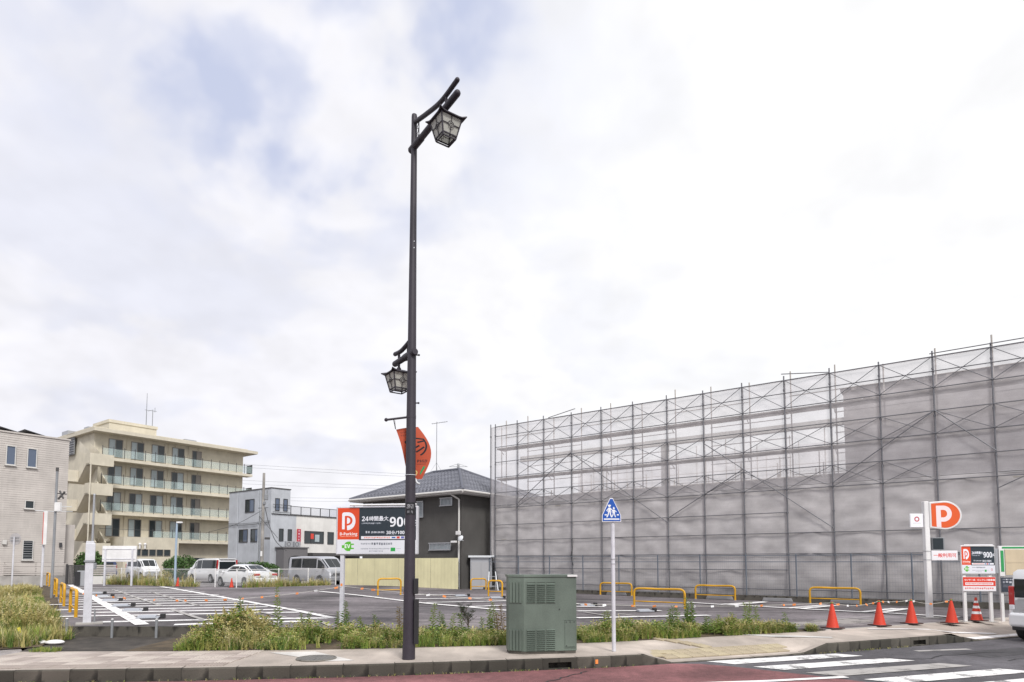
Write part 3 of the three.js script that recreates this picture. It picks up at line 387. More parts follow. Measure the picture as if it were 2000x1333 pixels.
const crossingFace = canvasMat(512, 620, (c) => {
  c.fillStyle = '#0b4fa8'; c.fillRect(0, 0, 512, 620); c.fillStyle = '#e4e6e8'; c.strokeStyle = '#e4e6e8'; c.lineCap = c.lineJoin = 'round';
  const person = (x, y, s, dir, hat) => { c.lineWidth = 30 * s; c.beginPath(); c.arc(x, y, 30 * s, 0, 7); c.fill(); if (hat) { c.beginPath(); c.moveTo(x - 36 * s, y); c.lineTo(x - 6 * s, y - 52 * s); c.lineTo(x + 36 * s, y - 6 * s); c.fill(); } else { c.beginPath(); c.ellipse(x, y - 12 * s, 42 * s, 20 * s, 0, 0, 7); c.fill(); }
    c.beginPath(); c.moveTo(x - 26 * s, y + 42 * s); c.lineTo(x + 30 * s, y + 42 * s); c.lineTo(x + 36 * s, y + 150 * s); c.lineTo(x - 34 * s, y + 150 * s); c.fill();
    c.beginPath(); c.moveTo(x - 18 * s, y + 150 * s); c.lineTo(x - 32 * s, y + 210 * s); c.lineTo(x - 62 * s, y + 268 * s); c.moveTo(x + 18 * s, y + 150 * s); c.lineTo(x + 28 * s, y + 212 * s); c.lineTo(x + 50 * s, y + 268 * s); c.stroke(); c.lineWidth = 22 * s; c.beginPath(); c.moveTo(x - 20 * s, y + 56 * s); c.lineTo(x - 66 * s, y + 112 * s); c.lineTo(x - 50 * s, y + 130 * s); c.moveTo(x + 22 * s, y + 56 * s); c.lineTo(x + 80 * s, y + 112 * s); c.stroke(); };
  person(200, 205, 1.08, 1, false); person(320, 270, 0.84, 1, true);
  c.fillRect(70, 425, 60, 32); c.fillRect(400, 425, 60, 32); c.fillRect(44, 538, 426, 34);
});
const banner = canvasMat(300, 700, (c) => {
  c.fillStyle = '#b04c30'; c.fillRect(0, 0, 300, 700); c.strokeStyle = '#1d1a20'; c.lineWidth = 20; c.lineCap = 'butt';
  smallPrint(c, 40, 46, 120, 22, '#7a3222', 61); smallPrint(c, 30, 84, 160, 26, '#7a3222', 62);
  c.lineWidth = 19; c.beginPath(); c.moveTo(52, 190); c.lineTo(150, 140); c.lineTo(262, 160); c.bezierCurveTo(280, 260, 230, 340, 180, 370); c.stroke(); c.beginPath(); c.moveTo(52, 190); c.lineTo(92, 300); c.lineTo(190, 240); c.stroke(); c.beginPath(); c.moveTo(180, 200); c.lineTo(262, 180); c.moveTo(140, 330); c.lineTo(236, 260); c.stroke();
  latin(c, 'PHiD', 140, 470, 54, '#1d1a20'); c.fillStyle = '#1d1a20'; c.fillRect(140, 488, 120, 6);
  c.fillStyle = '#2f8f58'; c.beginPath(); c.moveTo(230, 520); c.lineTo(262, 530); c.lineTo(232, 640); c.lineTo(206, 620); c.fill(); c.strokeStyle = '#d8c27a'; c.lineWidth = 16; c.beginPath(); c.arc(130, 612, 26, -1.6, 1.8); c.stroke();
}, { roughness: 0.8 });
const poleTag = canvasMat(256, 128, (c) => { c.fillStyle = '#17171b'; c.fillRect(0, 0, 256, 128); latin(c, '29Y-21', 128, 62, 56, '#c8c8cc', false, 'center'); smallPrint(c, 60, 84, 36, 28, '#b8b8bc', 71); smallPrint(c, 150, 84, 44, 28, '#b8b8bc', 72); });
const redBanner = canvasMat(96, 460, (c) => { c.fillStyle = '#a8324a'; c.fillRect(0, 0, 96, 460); for (let i = 0; i < 5; i++) smallPrint(c, 22, 24 + i * 88, 44, 52, '#e8d0d4', 81 + i); });

// ------------------------------------------------------------------ street lamp
{
  const lamp = thing('street_lamp', 'tall dark brown lamp post with two hanging lanterns beside the kerb', 'street lamp', [-1.81, 0, -11.16]);
  mesh('pole', [new THREE.LatheGeometry([[0.112, 0], [0.112, 0.25], [0.105, 0.27], [0.092, 2.6], [0.086, 4.2], [0.075, 5.9], [0.062, 7.8], [0.052, 9.93], [0.047, 9.97], [0, 9.975]].map((p) => new THREE.Vector2(...p)), 20)], M.pole, lamp);
  mesh('base_joint', [cyl(0.098, 0.098, 0.05, 20, 0, 1.58, 0)], M.pole, lamp);
  const dir = [0.565, 0.825];
  const lantern = (s, beamY, topY0, topY1, len, hang, size) => {
    const at = (d, y) => [dir[0] * d * s, y, dir[1] * d * s];
    mesh('beam', [rod(at(-0.14, beamY), at(len, beamY), 0.056, 12), new THREE.SphereGeometry(0.056, 10, 8).translate(...at(len, beamY)), rod(at(-0.12, beamY), at(0.3, beamY), 0.066, 10)], M.pole, lamp);
    mesh('curved_beam', [tube([at(0, topY0), at(len * 0.3, topY0 - (topY0 - topY1) * 0.5), at(len * 0.65, topY1 + 0.015), at(len * 1.0, topY1 + 0.03)], 0.041, 20, 8), new THREE.SphereGeometry(0.041, 8, 6).translate(...at(len, topY1 + 0.03))], M.pole, lamp);
    const scroll = [], cy = (beamY + topY0) / 2, hh = (topY0 - beamY) * 0.46; // fretwork panel between pole and beams
    const rect = [[0.06, -hh], [0.2, -hh], [0.2, hh * 0.82], [0.06, hh]].map(([d, y]) => at(d, cy + y)); for (let i = 0; i < 4; i++) scroll.push(rod(rect[i], rect[(i + 1) % 4], 0.009, 6));
    for (let i = 0; i < 3; i++) { const y = cy - hh * 0.6 + i * hh * 0.6; scroll.push(tube([0, 1, 2, 3, 4, 5].map((k) => at(0.13 + 0.045 * Math.cos(k * 1.047), y + hh * 0.24 * Math.sin(k * 1.047))), 0.006, 16, 5, true)); }
    mesh('fretwork', scroll, M.pole, lamp);
    const hx = at(hang, 0);
    mesh('hanger', [rod([hx[0], topY1, hx[2]], [hx[0], beamY - 0.2 * size, hx[2]], 0.024, 8)], M.pole, lamp);
    const top = beamY - 0.2 * size, L = new THREE.Group(); L.name = 'lantern'; lamp.add(L); L.position.set(hx[0], top, hx[2]); L.rotation.y = -Math.atan2(dir[1], dir[0]) + 0.02; L.scale.setScalar(size);
    const e = 0.285, q = [], ring = [], N = 8;                       // roof with lifted corners
    const edge = (k) => { const side = Math.floor(k / N) % 4, t = (k % N) / N * 2 - 1, lift = 0.045 * t ** 6, out = e * (1 + 0.1 * t ** 6); const c = [[t * out, out], [out, -t * out], [-t * out, -out], [-out, t * out]][side]; return [c[0], -0.1 + lift, c[1]]; };
    for (let k = 0; k < 4 * N; k++) { const a = edge(k), b = edge(k + 1), m = (p, f, y) => [p[0] * f, y + p[1] * 0.15, p[2] * f]; q.push([a, b, m(b, 0.55, -0.035), m(a, 0.55, -0.035)], [m(a, 0.55, -0.035), m(b, 0.55, -0.035), m(b, 0.16, 0.01), m(a, 0.16, 0.01)], [[a[0], a[1] - 0.022, a[2]], [b[0], b[1] - 0.022, b[2]], b, a], [[0, -0.1, 0], [b[0], b[1] - 0.022, b[2]], [a[0], a[1] - 0.022, a[2]]]); }
    mesh('roof', [tri3(q), cyl(0.06, 0.045, 0.05, 10, 0, 0, 0)], M.pole, L);
    const a = 0.235, b = 0.145, y0 = -0.115, y1 = -0.52, bars = [], cor = [[1, 1], [1, -1], [-1, -1], [-1, 1]];
    const P3 = (i, f) => [cor[i][0] * (a + (b - a) * f), y0 + (y1 - y0) * f, cor[i][1] * (a + (b - a) * f)], mix = (p, r, t) => p.map((v, i) => v + (r[i] - v) * t);
    for (let i = 0; i < 4; i++) {
      const j = (i + 1) % 4; bars.push(bar(P3(i, 0), P3(i, 1), 0.024, 0.024));
      for (const f of [0, 1, 0.86]) bars.push(bar(P3(i, f), P3(j, f), 0.022, 0.022));
      const c = mix(P3(i, 0.43), P3(j, 0.43), 0.5), nrm = [(cor[i][0] + cor[j][0]) / 2 * 0.012, 0, (cor[i][1] + cor[j][1]) / 2 * 0.012], pushOut = (p) => p.map((v, k) => v + nrm[k]);
      bars.push(bar(pushOut(mix(P3(i, 0), P3(j, 0), 0.5)), pushOut(mix(P3(i, 0.27), P3(j, 0.27), 0.5)), 0.012, 0.012), bar(pushOut(mix(P3(i, 0.59), P3(j, 0.59), 0.5)), pushOut(mix(P3(i, 0.86), P3(j, 0.86), 0.5)), 0.012, 0.012));
      bars.push(bar(pushOut(mix(P3(i, 0.43), P3(j, 0.43), 0.02)), pushOut(mix(P3(i, 0.43), P3(j, 0.43), 0.34)), 0.012, 0.012), bar(pushOut(mix(P3(i, 0.43), P3(j, 0.43), 0.66)), pushOut(mix(P3(i, 0.43), P3(j, 0.43), 0.98)), 0.012, 0.012));
      const along = V(P3(j, 0.43)[0] - P3(i, 0.43)[0], 0, P3(j, 0.43)[2] - P3(i, 0.43)[2]).normalize();
      for (const [r, w] of [[0.062, 0.008], [0.03, 0.006]]) bars.push(tube(Array.from({ length: 10 }, (_, k) => { const t = k * 0.6283; return pushOut([c[0] + along.x * r * Math.cos(t), c[1] + r * 1.0 * Math.sin(t), c[2] + along.z * r * Math.cos(t)]); }), w, 20, 5, true));
      mesh('pane', tri3([[P3(i, 0), P3(j, 0), P3(j, 0.86), P3(i, 0.86)]]), M.pane, L);
    }
    mesh('frame', bars, M.pole, L);
  };
  lantern(1, 9.35, 9.82, 9.55, 1.62, 1.24, 0.82);
  lantern(-1, 5.46, 5.74, 5.62, 0.74, 0.56, 0.8);
  mesh('control_box', rbox(0.075, 0.27, 0.09, 0.008, 0.125, 1.275, 0.06), M.black, lamp);
  mesh('control_box', rbox(0.075, 0.78, 0.1, 0.008, 0.135, 0.66, 0.05), M.black, lamp);
  const tg = mesh('number_plate', (() => { const g = new THREE.CylinderGeometry(0.0945, 0.0945, 0.22, 16, 1, true, -1.05, 2.1).toNonIndexed(); g.userData.own = true; return g; })(), poleTag, lamp); tg.position.y = 2.64; tg.rotation.y = 0.15;
  mesh('banner_bracket', [rod([0, 2.62 + 1.68, 0], [-0.44, 4.245, 0.0], 0.02, 8), new THREE.SphereGeometry(0.034, 10, 8).translate(-0.45, 4.245, 0), rod([-0.32, 4.26, 0], [-0.3, 4.1, -0.1], 0.006, 5), cyl(0.088, 0.088, 0.05, 16, 0, 4.27, 0)], M.pole, lamp);
  mesh('strap', [new THREE.TorusGeometry(0.096, 0.006, 5, 24).rotateX(Math.PI / 2).translate(0, 3.24, 0)], M.wire, lamp);
  for (const y of [5.43, 4.55]) mesh('bolt', [rod([0.05, y, 0], [0.125, y, 0], 0.012, 6), new THREE.SphereGeometry(0.02, 6, 5).translate(0.128, y, 0)], M.pole, lamp);
  for (const y of [7.52, 7.4]) mesh('bolt', [box(0.015, 0.02, 0.02, 0.03, y, 0.055)], M.wire, lamp);
  // the banner on its bracket: a sheet that the wind has twisted
  const b = thing('banner', 'orange cloth banner with black lettering hanging from the lamp post', 'banner', [-1.81, 3.1, -11.16]);
  const N = 14, g = new THREE.PlaneGeometry(1, 1, 8, N), p = g.attributes.position;
  for (let i = 0; i < p.count; i++) {
    const s = p.getX(i) + 0.5, t = 0.5 - p.getY(i), left = [-0.3 + 0.26 * t + 0.02 * Math.sin(t * 5), 1.0 - 0.9 * t], w = 0.42 * (0.92 - 0.35 * t * t), bul = 0.14 * Math.sin(Math.PI * clamp(t, 0, 1)) * s;
    p.setXYZ(i, left[0] + s * w + bul, left[1] + s * (0.07 - 0.08 * t), -0.16 - 0.1 * s * (1 - t) + 0.05 * Math.sin(s * 3 + t * 4));
  }
  g.computeVertexNormals(); const gg = g.toNonIndexed(); gg.userData.own = true; mesh('cloth', gg, banner, b);
  mesh('tie', [rod([-0.3, 1.0, -0.13], [-0.3, 1.14, -0.02], 0.006, 5)], M.wire, b); mesh('knot', [tube([[0.06, 0.1, -0.15], [0.1, 0.02, -0.13], [0.15, 0.0, -0.12]], 0.02, 8, 5)], M.wire, b);
}

// ------------------------------------------------------------------ cabinet, crossing sign
{
  const c = thing('utility_cabinet', 'green grey steel utility cabinet with louvred vents standing on the pavement', 'cabinet', [0.22, 0, -11.72], Math.atan2(0.16, 0.99));
  const H = 1.42, plan = [[0, 0], [1.0, 0], [1.0, -0.46], [-0.26, -0.46], [-0.26, -0.17]];
  const up = (pts, y0, y1) => new THREE.ExtrudeGeometry(new THREE.Shape(pts.map((p) => new THREE.Vector2(p[0], -p[1]))), { depth: y1 - y0, bevelEnabled: false }).rotateX(-Math.PI / 2).scale(1, 1, 1).translate(0, y0, 0);
  const grow = (f) => plan.map(([x, z]) => [x + (x > 0.5 ? f : x < 0 ? -f : 0), z + (z > -0.1 ? f : z < -0.4 ? -f : 0)]);
  mesh('body', [up(plan, 0.05, H)], M.green, c); mesh('plinth', [up(grow(-0.012), 0, 0.05)], M.darkconcrete, c);
  mesh('lid', [up(grow(0.018), H, H + 0.04)], M.green, c); mesh('lid_trim', [box(0.19, 0.038, 0.01, 0.92, H + 0.02, 0.024)], M.white, c);
  const vent = (x0, x1, y0, y1) => { const v = mesh('vent', [span(x0 - 0.012, x1 + 0.012, y1, y1 + 0.012, 0, 0.01), span(x0 - 0.012, x1 + 0.012, y0 - 0.012, y0, 0, 0.01), span(x0 - 0.012, x0, y0, y1, 0, 0.01), span(x1, x1 + 0.012, y0, y1, 0, 0.01)], M.green, c); for (let y = y0 + 0.02; y < y1; y += 0.036) mesh('slat', box(x1 - x0, 0.005, 0.034, (x0 + x1) / 2, 0, 0).rotateX(0.6).translate(0, y, 0.012), M.green, v); };
  for (let i = 0; i < 3; i++) { vent(0.055 + i * 0.185, 0.215 + i * 0.185, 0.94, 1.32); vent(0.055 + i * 0.185, 0.215 + i * 0.185, 0.06, 0.44); }
  const side = new THREE.Group(); side.name = 'corner_panel'; c.add(side); side.rotation.y = -Math.atan2(0.17, 0.26); side.position.set(-0.26, 0, -0.17);
  for (const [y0, y1] of [[0.94, 1.32], [0.06, 0.44]]) for (let i = 0; i < 4; i++) mesh('rib', span(0.03 + i * 0.065, 0.075 + i * 0.065, y0, y1, 0, 0.018), M.green, side);
  mesh('hatch', [rbox(0.2, 0.48, 0.012, 0.004, 0.875, 0.36, 0.006)], M.green, c); mesh('hatch_frame', [span(0.765, 0.985, 0.61, 0.62, 0, 0.009), span(0.765, 0.985, 0.1, 0.11, 0, 0.009)], M.green, c);
  for (const [x, y] of [[0.8, 0.58], [0.875, 0.58], [0.95, 0.58], [0.8, 0.14], [0.67, 0.82]]) mesh('lock', cyl(0.009, 0.009, 0.01, 8).rotateX(Math.PI / 2).translate(x, y, 0.012), M.black, c);
}
{
  const s = thing('crossing_sign', 'blue pentagonal pedestrian crossing sign on a white post', 'road sign', [1.94, 0, -12.11]);
  mesh('post', [cyl(0.038, 0.038, 2.5, 14)], M.whitepost, s); mesh('cap', cyl(0.04, 0.02, 0.02, 14, 0, 2.5, 0), M.whitepost, s);
  for (const y of [1.75, 1.66]) mesh('clamp', [new THREE.TorusGeometry(0.041, 0.006, 5, 20).rotateX(Math.PI / 2).translate(0, y, 0)], M.greymetal, s);
  const W = 0.36, H = 0.45, yb = 2.47, out = [[-W / 2, 0], [W / 2, 0], [W / 2, 0.12], [0.025, H], [-0.025, H], [-W / 2, 0.12]];
  const pl = mesh('panel', extrude(out, 0.014, 0.003), M.gloss, s); pl.position.set(-0.03, yb, 0.062);
  const shp = new THREE.ShapeGeometry(new THREE.Shape(out.map(([x, y]) => new THREE.Vector2(x * 0.95, 0.2 + (y - 0.2) * 0.95)))).toNonIndexed(), p = shp.attributes.position, uv = shp.attributes.uv;
  for (let i = 0; i < p.count; i++) uv.setXY(i, p.getX(i) / W + 0.5, p.getY(i) / H); shp.userData.own = true;
  const f = mesh('face', shp, crossingFace, pl); f.position.z = 0.004;
}

// ------------------------------------------------------------------ car park signs
{
  const s = thing('parking_sign', 'wide price board of the car park on white posts above the weeds', 'sign', [-4.14, lotY(-4.14), -15.42], -0.13);
  for (const x of [0, 1.62]) { const p = mesh('post', [rbox(0.095, 1.75, 0.095, 0.01, x, 0.875, 0)], M.whitepost, s); mesh('post_sticker', box(0.05, 0.06, 0.004, x, 0.98, 0.05), M.orange, p); }
  mesh('case', [rbox(2.05, 1.18, 0.16, 0.03, 0.87, 2.3, 0)], M.whitepost, s); mesh('face', face(1.97, 1.12).translate(0.875, 2.29, 0.084), priceBoard, s).geometry.userData.own = true;
  mesh('light_bar', [rod([0.22, 2.915, 0.14], [1.88, 2.915, 0.14], 0.022, 8), rod([0.3, 2.88, 0.0], [0.3, 2.915, 0.14], 0.01, 5), rod([1.8, 2.88, 0.0], [1.8, 2.915, 0.14], 0.01, 5)], M.gloss, s);
}
{
  const s = thing('parking_sign', 'tall white pole sign with an orange D shaped P head beside the entrance', 'sign', [12.5, lotY(12.5), -18.98]);
  mesh('pole', [rbox(0.15, 3.5, 0.15, 0.02, 0, 1.75, 0)], M.white, s); mesh('footing', [box(0.6, 0.04, 0.4, 0, 0.005, 0)], M.concrete, s);
  const D = []; for (let i = 0; i <= 20; i++) { const a = -Math.PI / 2 + Math.PI * i / 20; D.push([0.42 + 0.48 * Math.cos(a), 0.44 + 0.44 * Math.sin(a)]); } D.push([0.02, 0.85], [0.02, 0.06]);
  const g = extrude(D, 0.2, 0.02); const hd = mesh('head', g, M.white, s); hd.position.set(0.06, 2.62, 0.1); hd.rotation.y = -0.22; hd.scale.setScalar(0.94); hd.position.y = 2.66;
  const D2 = D.map(([x, y]) => [0.44 + (x - 0.44) * 0.92, 0.44 + (y - 0.44) * 0.92]), sg = new THREE.ShapeGeometry(new THREE.Shape(D2.map((p) => new THREE.Vector2(...p)))).toNonIndexed(), p = sg.attributes.position; for (let i = 0; i < p.count; i++) sg.attributes.uv.setXY(i, p.getX(i) / 0.92, p.getY(i) / 0.88); sg.userData.own = true;
  mesh('face', sg, bigP, hd).position.z = 0.004;
  const sm = mesh('side_panel', rbox(0.4, 0.42, 0.05, 0.02, -0.28, 2.92, 0), M.gloss, s); mesh('face', face(0.37, 0.39).translate(-0.28, 2.92, 0.027), ringSign, sm).geometry.userData.own = true;
  mesh('display', [rbox(0.36, 0.38, 0.16, 0.01, 0.3, 2.22, 0.02)], M.greymetal, s); mesh('screen', box(0.31, 0.33, 0.004, 0.28, 2.22, 0.102), mat([0.012, 0.02, 0.025], { roughness: 0.12 }), s);
  const pn = mesh('notice_panel', rbox(0.78, 0.29, 0.03, 0.005, 0.46, 1.87, 0.09), M.gloss, s); mesh('face', face(0.76, 0.28).translate(0.46, 1.87, 0.108), openToAll, pn).geometry.userData.own = true;
  for (const y of [1.74, 2.0]) mesh('clamp', [box(0.17, 0.012, 0.17, 0, y, 0)], M.greymetal, s);
}
{
  const s = thing('parking_sign', 'small price board over a red notice panel on two white posts', 'sign', [12.66, lotY(12.6), -17.75], -0.08);
  for (const x of [0.03, 0.72]) mesh('post', [box(0.075, 2.1, 0.06, x, 1.05, 0)], M.white, s);
  for (const x of [0.03, 0.72]) mesh('base_plate', [box(0.24, 0.02, 0.2, x, 0.012, 0)], M.concrete, s);
  mesh('panel', [rbox(0.9, 0.8, 0.05, 0.012, 0.39, 1.74, 0.05)], M.white, s); mesh('face', face(0.87, 0.75).translate(0.39, 1.735, 0.078), priceBoard, s).geometry.userData.own = true;
  mesh('light_bar', [rod([0.0, 2.15, 0.12], [0.76, 2.15, 0.12], 0.014, 6)], M.gloss, s);
  mesh('notice_panel', [rbox(0.88, 0.4, 0.02, 0.004, 0.4, 1.06, 0.05)], M.white, s); mesh('face', face(0.86, 0.385).translate(0.4, 1.06, 0.063), lockless, s).geometry.userData.own = true;
}
{
  const s = thing('notice_board', 'cream notice board with green edging over a dark tariff panel on white posts', 'notice board', [13.86, lotY(13.8), -17.95], -0.08);
  for (const x of [0.03, 1.1]) mesh('post', [box(0.075, 2.05, 0.06, x, 1.025, 0)], M.white, s);
  mesh('panel', [rbox(1.2, 0.86, 0.05, 0.01, 0.56, 1.7, 0.05)], M.white, s); mesh('edging', [box(0.08, 0.6, 0.006, 0.04, 1.7, 0.078), box(1.1, 0.05, 0.006, 0.6, 2.08, 0.078)], M.signgreen, s);
  mesh('cover_sheet', [rbox(0.98, 0.38, 0.02, 0.004, 0.6, 1.84, 0.088), rbox(0.98, 0.34, 0.016, 0.004, 0.6, 1.475, 0.086)], M.cardboard, s);
  mesh('tariff_panel', [rbox(1.2, 0.42, 0.02, 0.004, 0.58, 1.03, 0.05)], M.greymetal, s); mesh('face', face(1.18, 0.4).translate(0.58, 1.03, 0.063), tariff, s).geometry.userData.own = true;
  mesh('cable_box', [rbox(0.08, 0.7, 0.1, 0.01, -0.1, 1.7, 0.02)], M.steel, s);
}
{ // the back of a second board at the far side
  const s = thing('parking_sign', 'plain white back of a sign board on two posts before the mesh fence', 'sign', [-25.6, lotY(-25), -39.6], 0.05);
  for (const x of [0.1, 1.75]) mesh('post', [box(0.1, 2.3, 0.08, x, 1.15, 0.08)], M.whitepost, s);
  mesh('panel', [rbox(2.08, 1.0, 0.12, 0.02, 0.92, 2.0, 0)], M.white, s); for (const y of [1.68, 2.3]) mesh('rail', [box(2.0, 0.04, 0.03, 0.92, y, 0.075)], M.whitepost, s);
}
{
  const s = thing('sign_pillar', 'square white steel pillar standing on the corner of the car park wall', 'sign pillar', [-10.25, lotY(-10), -15.3], 0.585);
  mesh('shaft', [rbox(0.17, 2.0, 0.17, 0.012, 0, 1.0, 0)], M.whitepost, s); mesh('head', [rbox(0.2, 0.42, 0.2, 0.012, 0.01, 1.74, 0)], M.whitepost, s); mesh('collar', [rbox(0.23, 0.04, 0.22, 0.006, 0, 1.51, 0)], M.greymetal, s); mesh('footing', [rbox(0.55, 0.05, 0.4, 0.01, 0.05, 0.02, 0.02)], M.concrete, s); mesh('conduit', [rod([0.15, 0, 0.05], [0.15, 0.35, 0.05], 0.02, 6)], M.greymetal, s);
}
{
  const s = thing('payment_machine', 'grey and black payment machine beyond the white pillar', 'machine', [-26.6, lotY(-26), -39.0], 0.3);
  mesh('case', [rbox(0.5, 0.95, 0.5, 0.02, 0.1, 0.475, 0)], M.steel, s); mesh('front', [rbox(0.3, 0.85, 0.06, 0.01, -0.12, 0.47, 0.27)], M.black, s);
}

// ------------------------------------------------------------------ cones, ropes, barriers
const coneProto = (() => {
  const g = new THREE.Group(); g.name = 'traffic_cone';
  mesh('body', [new THREE.LatheGeometry([[0.155, 0.03], [0.145, 0.045], [0.03, 0.62], [0.03, 0.66], [0.022, 0.665]].map((p) => new THREE.Vector2(...p)), 24)], M.cone, g);
  mesh('base', [rbox(0.4, 0.03, 0.4, 0.01, 0, 0.015, 0)], M.conebase, g); return g;
})();
function cone(x, z, y, turn, label, o = {}) { const c = coneProto.clone(); c.name = 'traffic_cone'; tag(c, label, 'traffic cone', 'orange traffic cones'); c.position.set(x, y, z); c.rotation.y = turn; if (o.s) c.scale.setScalar(o.s); scene.add(c); if (o.top) mesh('rope_ring', [new THREE.TorusGeometry(0.034, 0.012, 6, 16).rotateX(Math.PI / 2).translate(0, 0.64, 0)], M.signgreen, c); if (o.bands) for (const [y0, y1] of [[0.2, 0.27], [0.36, 0.43], [0.51, 0.57]]) { const r = (v) => 0.145 - (v - 0.045) * 0.2 + 0.003; mesh('white_band', [new THREE.CylinderGeometry(r(y1), r(y0), y1 - y0, 24, 1, true).translate(0, (y0 + y1) / 2, 0)], M.gloss, c); } return c; }
cone(8.12, -16.08, lotY(8), 0.3, 'orange traffic cone at the end of the weed strip', { top: true });
cone(9.7, -16.75, lotY(9), 0.25, 'orange traffic cone second from the weed strip', { top: true });
cone(10.87, -17.26, lotY(10), 0.4, 'orange traffic cone standing before the tall pole sign', { top: true });
cone(12.05, -17.38, lotY(12), 0.35, 'orange traffic cone between the tall pole sign and the small price board', { top: true });
cone(13.26, -18.1, lotY(13), 0.3, 'orange traffic cone with white bands behind the small price board', { bands: true });
cone(-20.35, -38.5, lotY(-20), 0.1, 'small orange cone by the white fence, in front of the minivan', { s: 0.82 });
cone(-16.3, -36.75, lotY(-16), 0.5, 'small orange cone by the white fence, in front of the sedan', { s: 0.84 });
cone(-17.3, -46.8, 0.09, 0.5, 'orange cone behind the white fence near the silver van', { s: 0.9 });
function rope(a, b, sag, marks, label, seed) {
  const o = thing('marker_rope', label, 'rope', a), P = (t) => [(b[0] - a[0]) * t, (b[1] - a[1]) * t - sag * 4 * t * (1 - t), (b[2] - a[2]) * t], r = mulberry(seed);
  mesh('cord', [tube(Array.from({ length: 13 }, (_, i) => P(i / 12)), 0.004, 48, 5)], M.rope, o);
  for (let i = 0; i < marks; i++) { const t = (i + 0.5 + (r() - 0.5) * 0.6) / marks, p = P(t), m = mesh('marker', box(0.055 + r() * 0.04, 0.045, 0.012), r() < 0.85 ? M.orange : M.gloss, o); m.position.set(p[0], p[1] - 0.008, p[2]); m.rotation.set(r() * 0.8 - 0.4, Math.atan2(a[2] - b[2], b[0] - a[0]) + (r() - 0.5) * 0.8, (r() - 0.5) * 0.5); }
}
rope([-12.3, 0.85, -17.8], [-4.14, 1.1, -15.35], 0.28, 16, 'sagging rope with orange markers from the yellow hoop to the price board post', 3);
rope([-4.08, 1.1, -15.42], [8.12, 0.66, -16.08], 0.24, 22, 'sagging rope with orange markers from the price board post to the first cone', 4);
rope([8.12, 0.66, -16.08], [9.7, 0.66, -16.75], 0.09, 5, 'short rope with markers between the two cones by the weed strip', 5);
rope([9.7, 0.66, -16.75], [10.87, 0.66, -17.26], 0.03, 4, 'short rope with markers leading to the cone before the pole sign', 6);
rope([10.87, 0.66, -17.26], [12.05, 0.66, -17.38], 0.1, 3, 'short rope passing in front of the tall pole sign', 7);
function hoop(a, b, h, label) {
  const o = thing('hoop_barrier', label, 'barrier', [a[0], lotY(a[0]), a[1]], 0, 'yellow hoop barriers'), dx = b[0] - a[0], dz = b[1] - a[1], L = Math.hypot(dx, dz); o.rotation.y = -Math.atan2(dz, dx);
  const c = 0.13, pts = [[0, 0], [0, h - c], [c * 0.29, h - c * 0.29], [c, h], [L - c, h], [L - c * 0.29, h - c * 0.29], [L, h - c], [L, 0]];
  mesh('hoop', [tube(pts.map(([x, y]) => [x, y, 0]).flatMap((p, i, q) => (i + 1 < q.length ? [p, p.map((v, k) => v + (q[i + 1][k] - v) * 0.5)] : [p])), 0.041, 64, 10)], M.yellow, o);
  if (L > 0.1) mesh('crossbar', [rod([0, h * 0.33, 0], [L, h * 0.33, 0], 0.02, 8)], M.yellow, o);
  for (const x of [0, L]) mesh('foot_plate', [cyl(0.07, 0.06, 0.012, 12, x, 0.006, 0)], M.greymetal, o);
}
hoop([-6.02, -28.4], [-5.05, -28.7], 0.75, 'yellow hoop barrier in front of the yellow hoarding');
hoop([-2.26, -34.8], [-1.45, -35.2], 0.62, 'yellow hoop barrier in front of the grey shed');
hoop([-1.07, -28.8], [-0.44, -28.5], 0.72, 'narrow yellow hoop barrier beside the stepladder');
hoop([4.4, -31.5], [5.77, -30.49], 0.6, 'yellow hoop barrier by the scaffold fence, behind the crossing sign');
hoop([4.46, -23.1], [6.0, -22.0], 0.68, 'yellow hoop barrier standing among the painted bays behind the weeds');
hoop([8.27, -28.5], [9.68, -27.46], 0.62, 'yellow hoop barrier at the middle of the scaffold fence');
hoop([12.05, -25.6], [13.5, -24.53], 0.64, 'long yellow hoop barrier at the fence near the orange cones');
hoop([-12.99, -18.63], [-11.66, -16.95], 0.72, 'yellow hoop barrier at the grass edge, nearest to the white pillar');
hoop([-16.38, -22.98], [-14.97, -21.16], 0.72, 'yellow hoop barrier at the grass edge, second from the white pillar');
hoop([-20.7, -28.62], [-19.27, -26.77], 0.74, 'yellow hoop barrier at the grass edge beside the grey camera pole');
hoop([-29.24, -39.72], [-27.77, -37.94], 0.8, 'yellow hoop barrier at the grass edge, farthest along toward the sided house');
// flap locks of the bays
const lockM = mat([0.42, 0.44, 0.48], { roughness: 0.45, metalness: 0.15, map: TX.cloth });
function flap(x, z, turn, label) { const o = thing('bay_lock', label, 'parking lock', [x, lotY(x) + 0.012, z], turn, 'flap locks of the parking bays'); o.scale.setScalar(0.72); mesh('plate', [rbox(0.75, 0.05, 0.42, 0.012, -0.2, 0.03, 0)], lockM, o); mesh('flap', [box(0.6, 0.012, 0.34).rotateX(0.16).translate(-0.25, 0.085, 0)], lockM, o); mesh('motor_box', [rbox(0.16, 0.16, 0.2, 0.015, 0.27, 0.08, 0)], M.black, o); }
[[-9.46, -16.79], [-11.32, -19.21], [-12.87, -21.16], [-15.06, -24.02], [-17.24, -26.96], [-19.22, -29.52]].forEach(([x, z], i) => flap(x, z, 0.3, 'grey flap lock beside the thick white line, ' + ['nearest the white pillar', 'second from the white pillar', 'third from the white pillar', 'fourth from the white pillar', 'fifth from the white pillar', 'farthest from the white pillar'][i]));
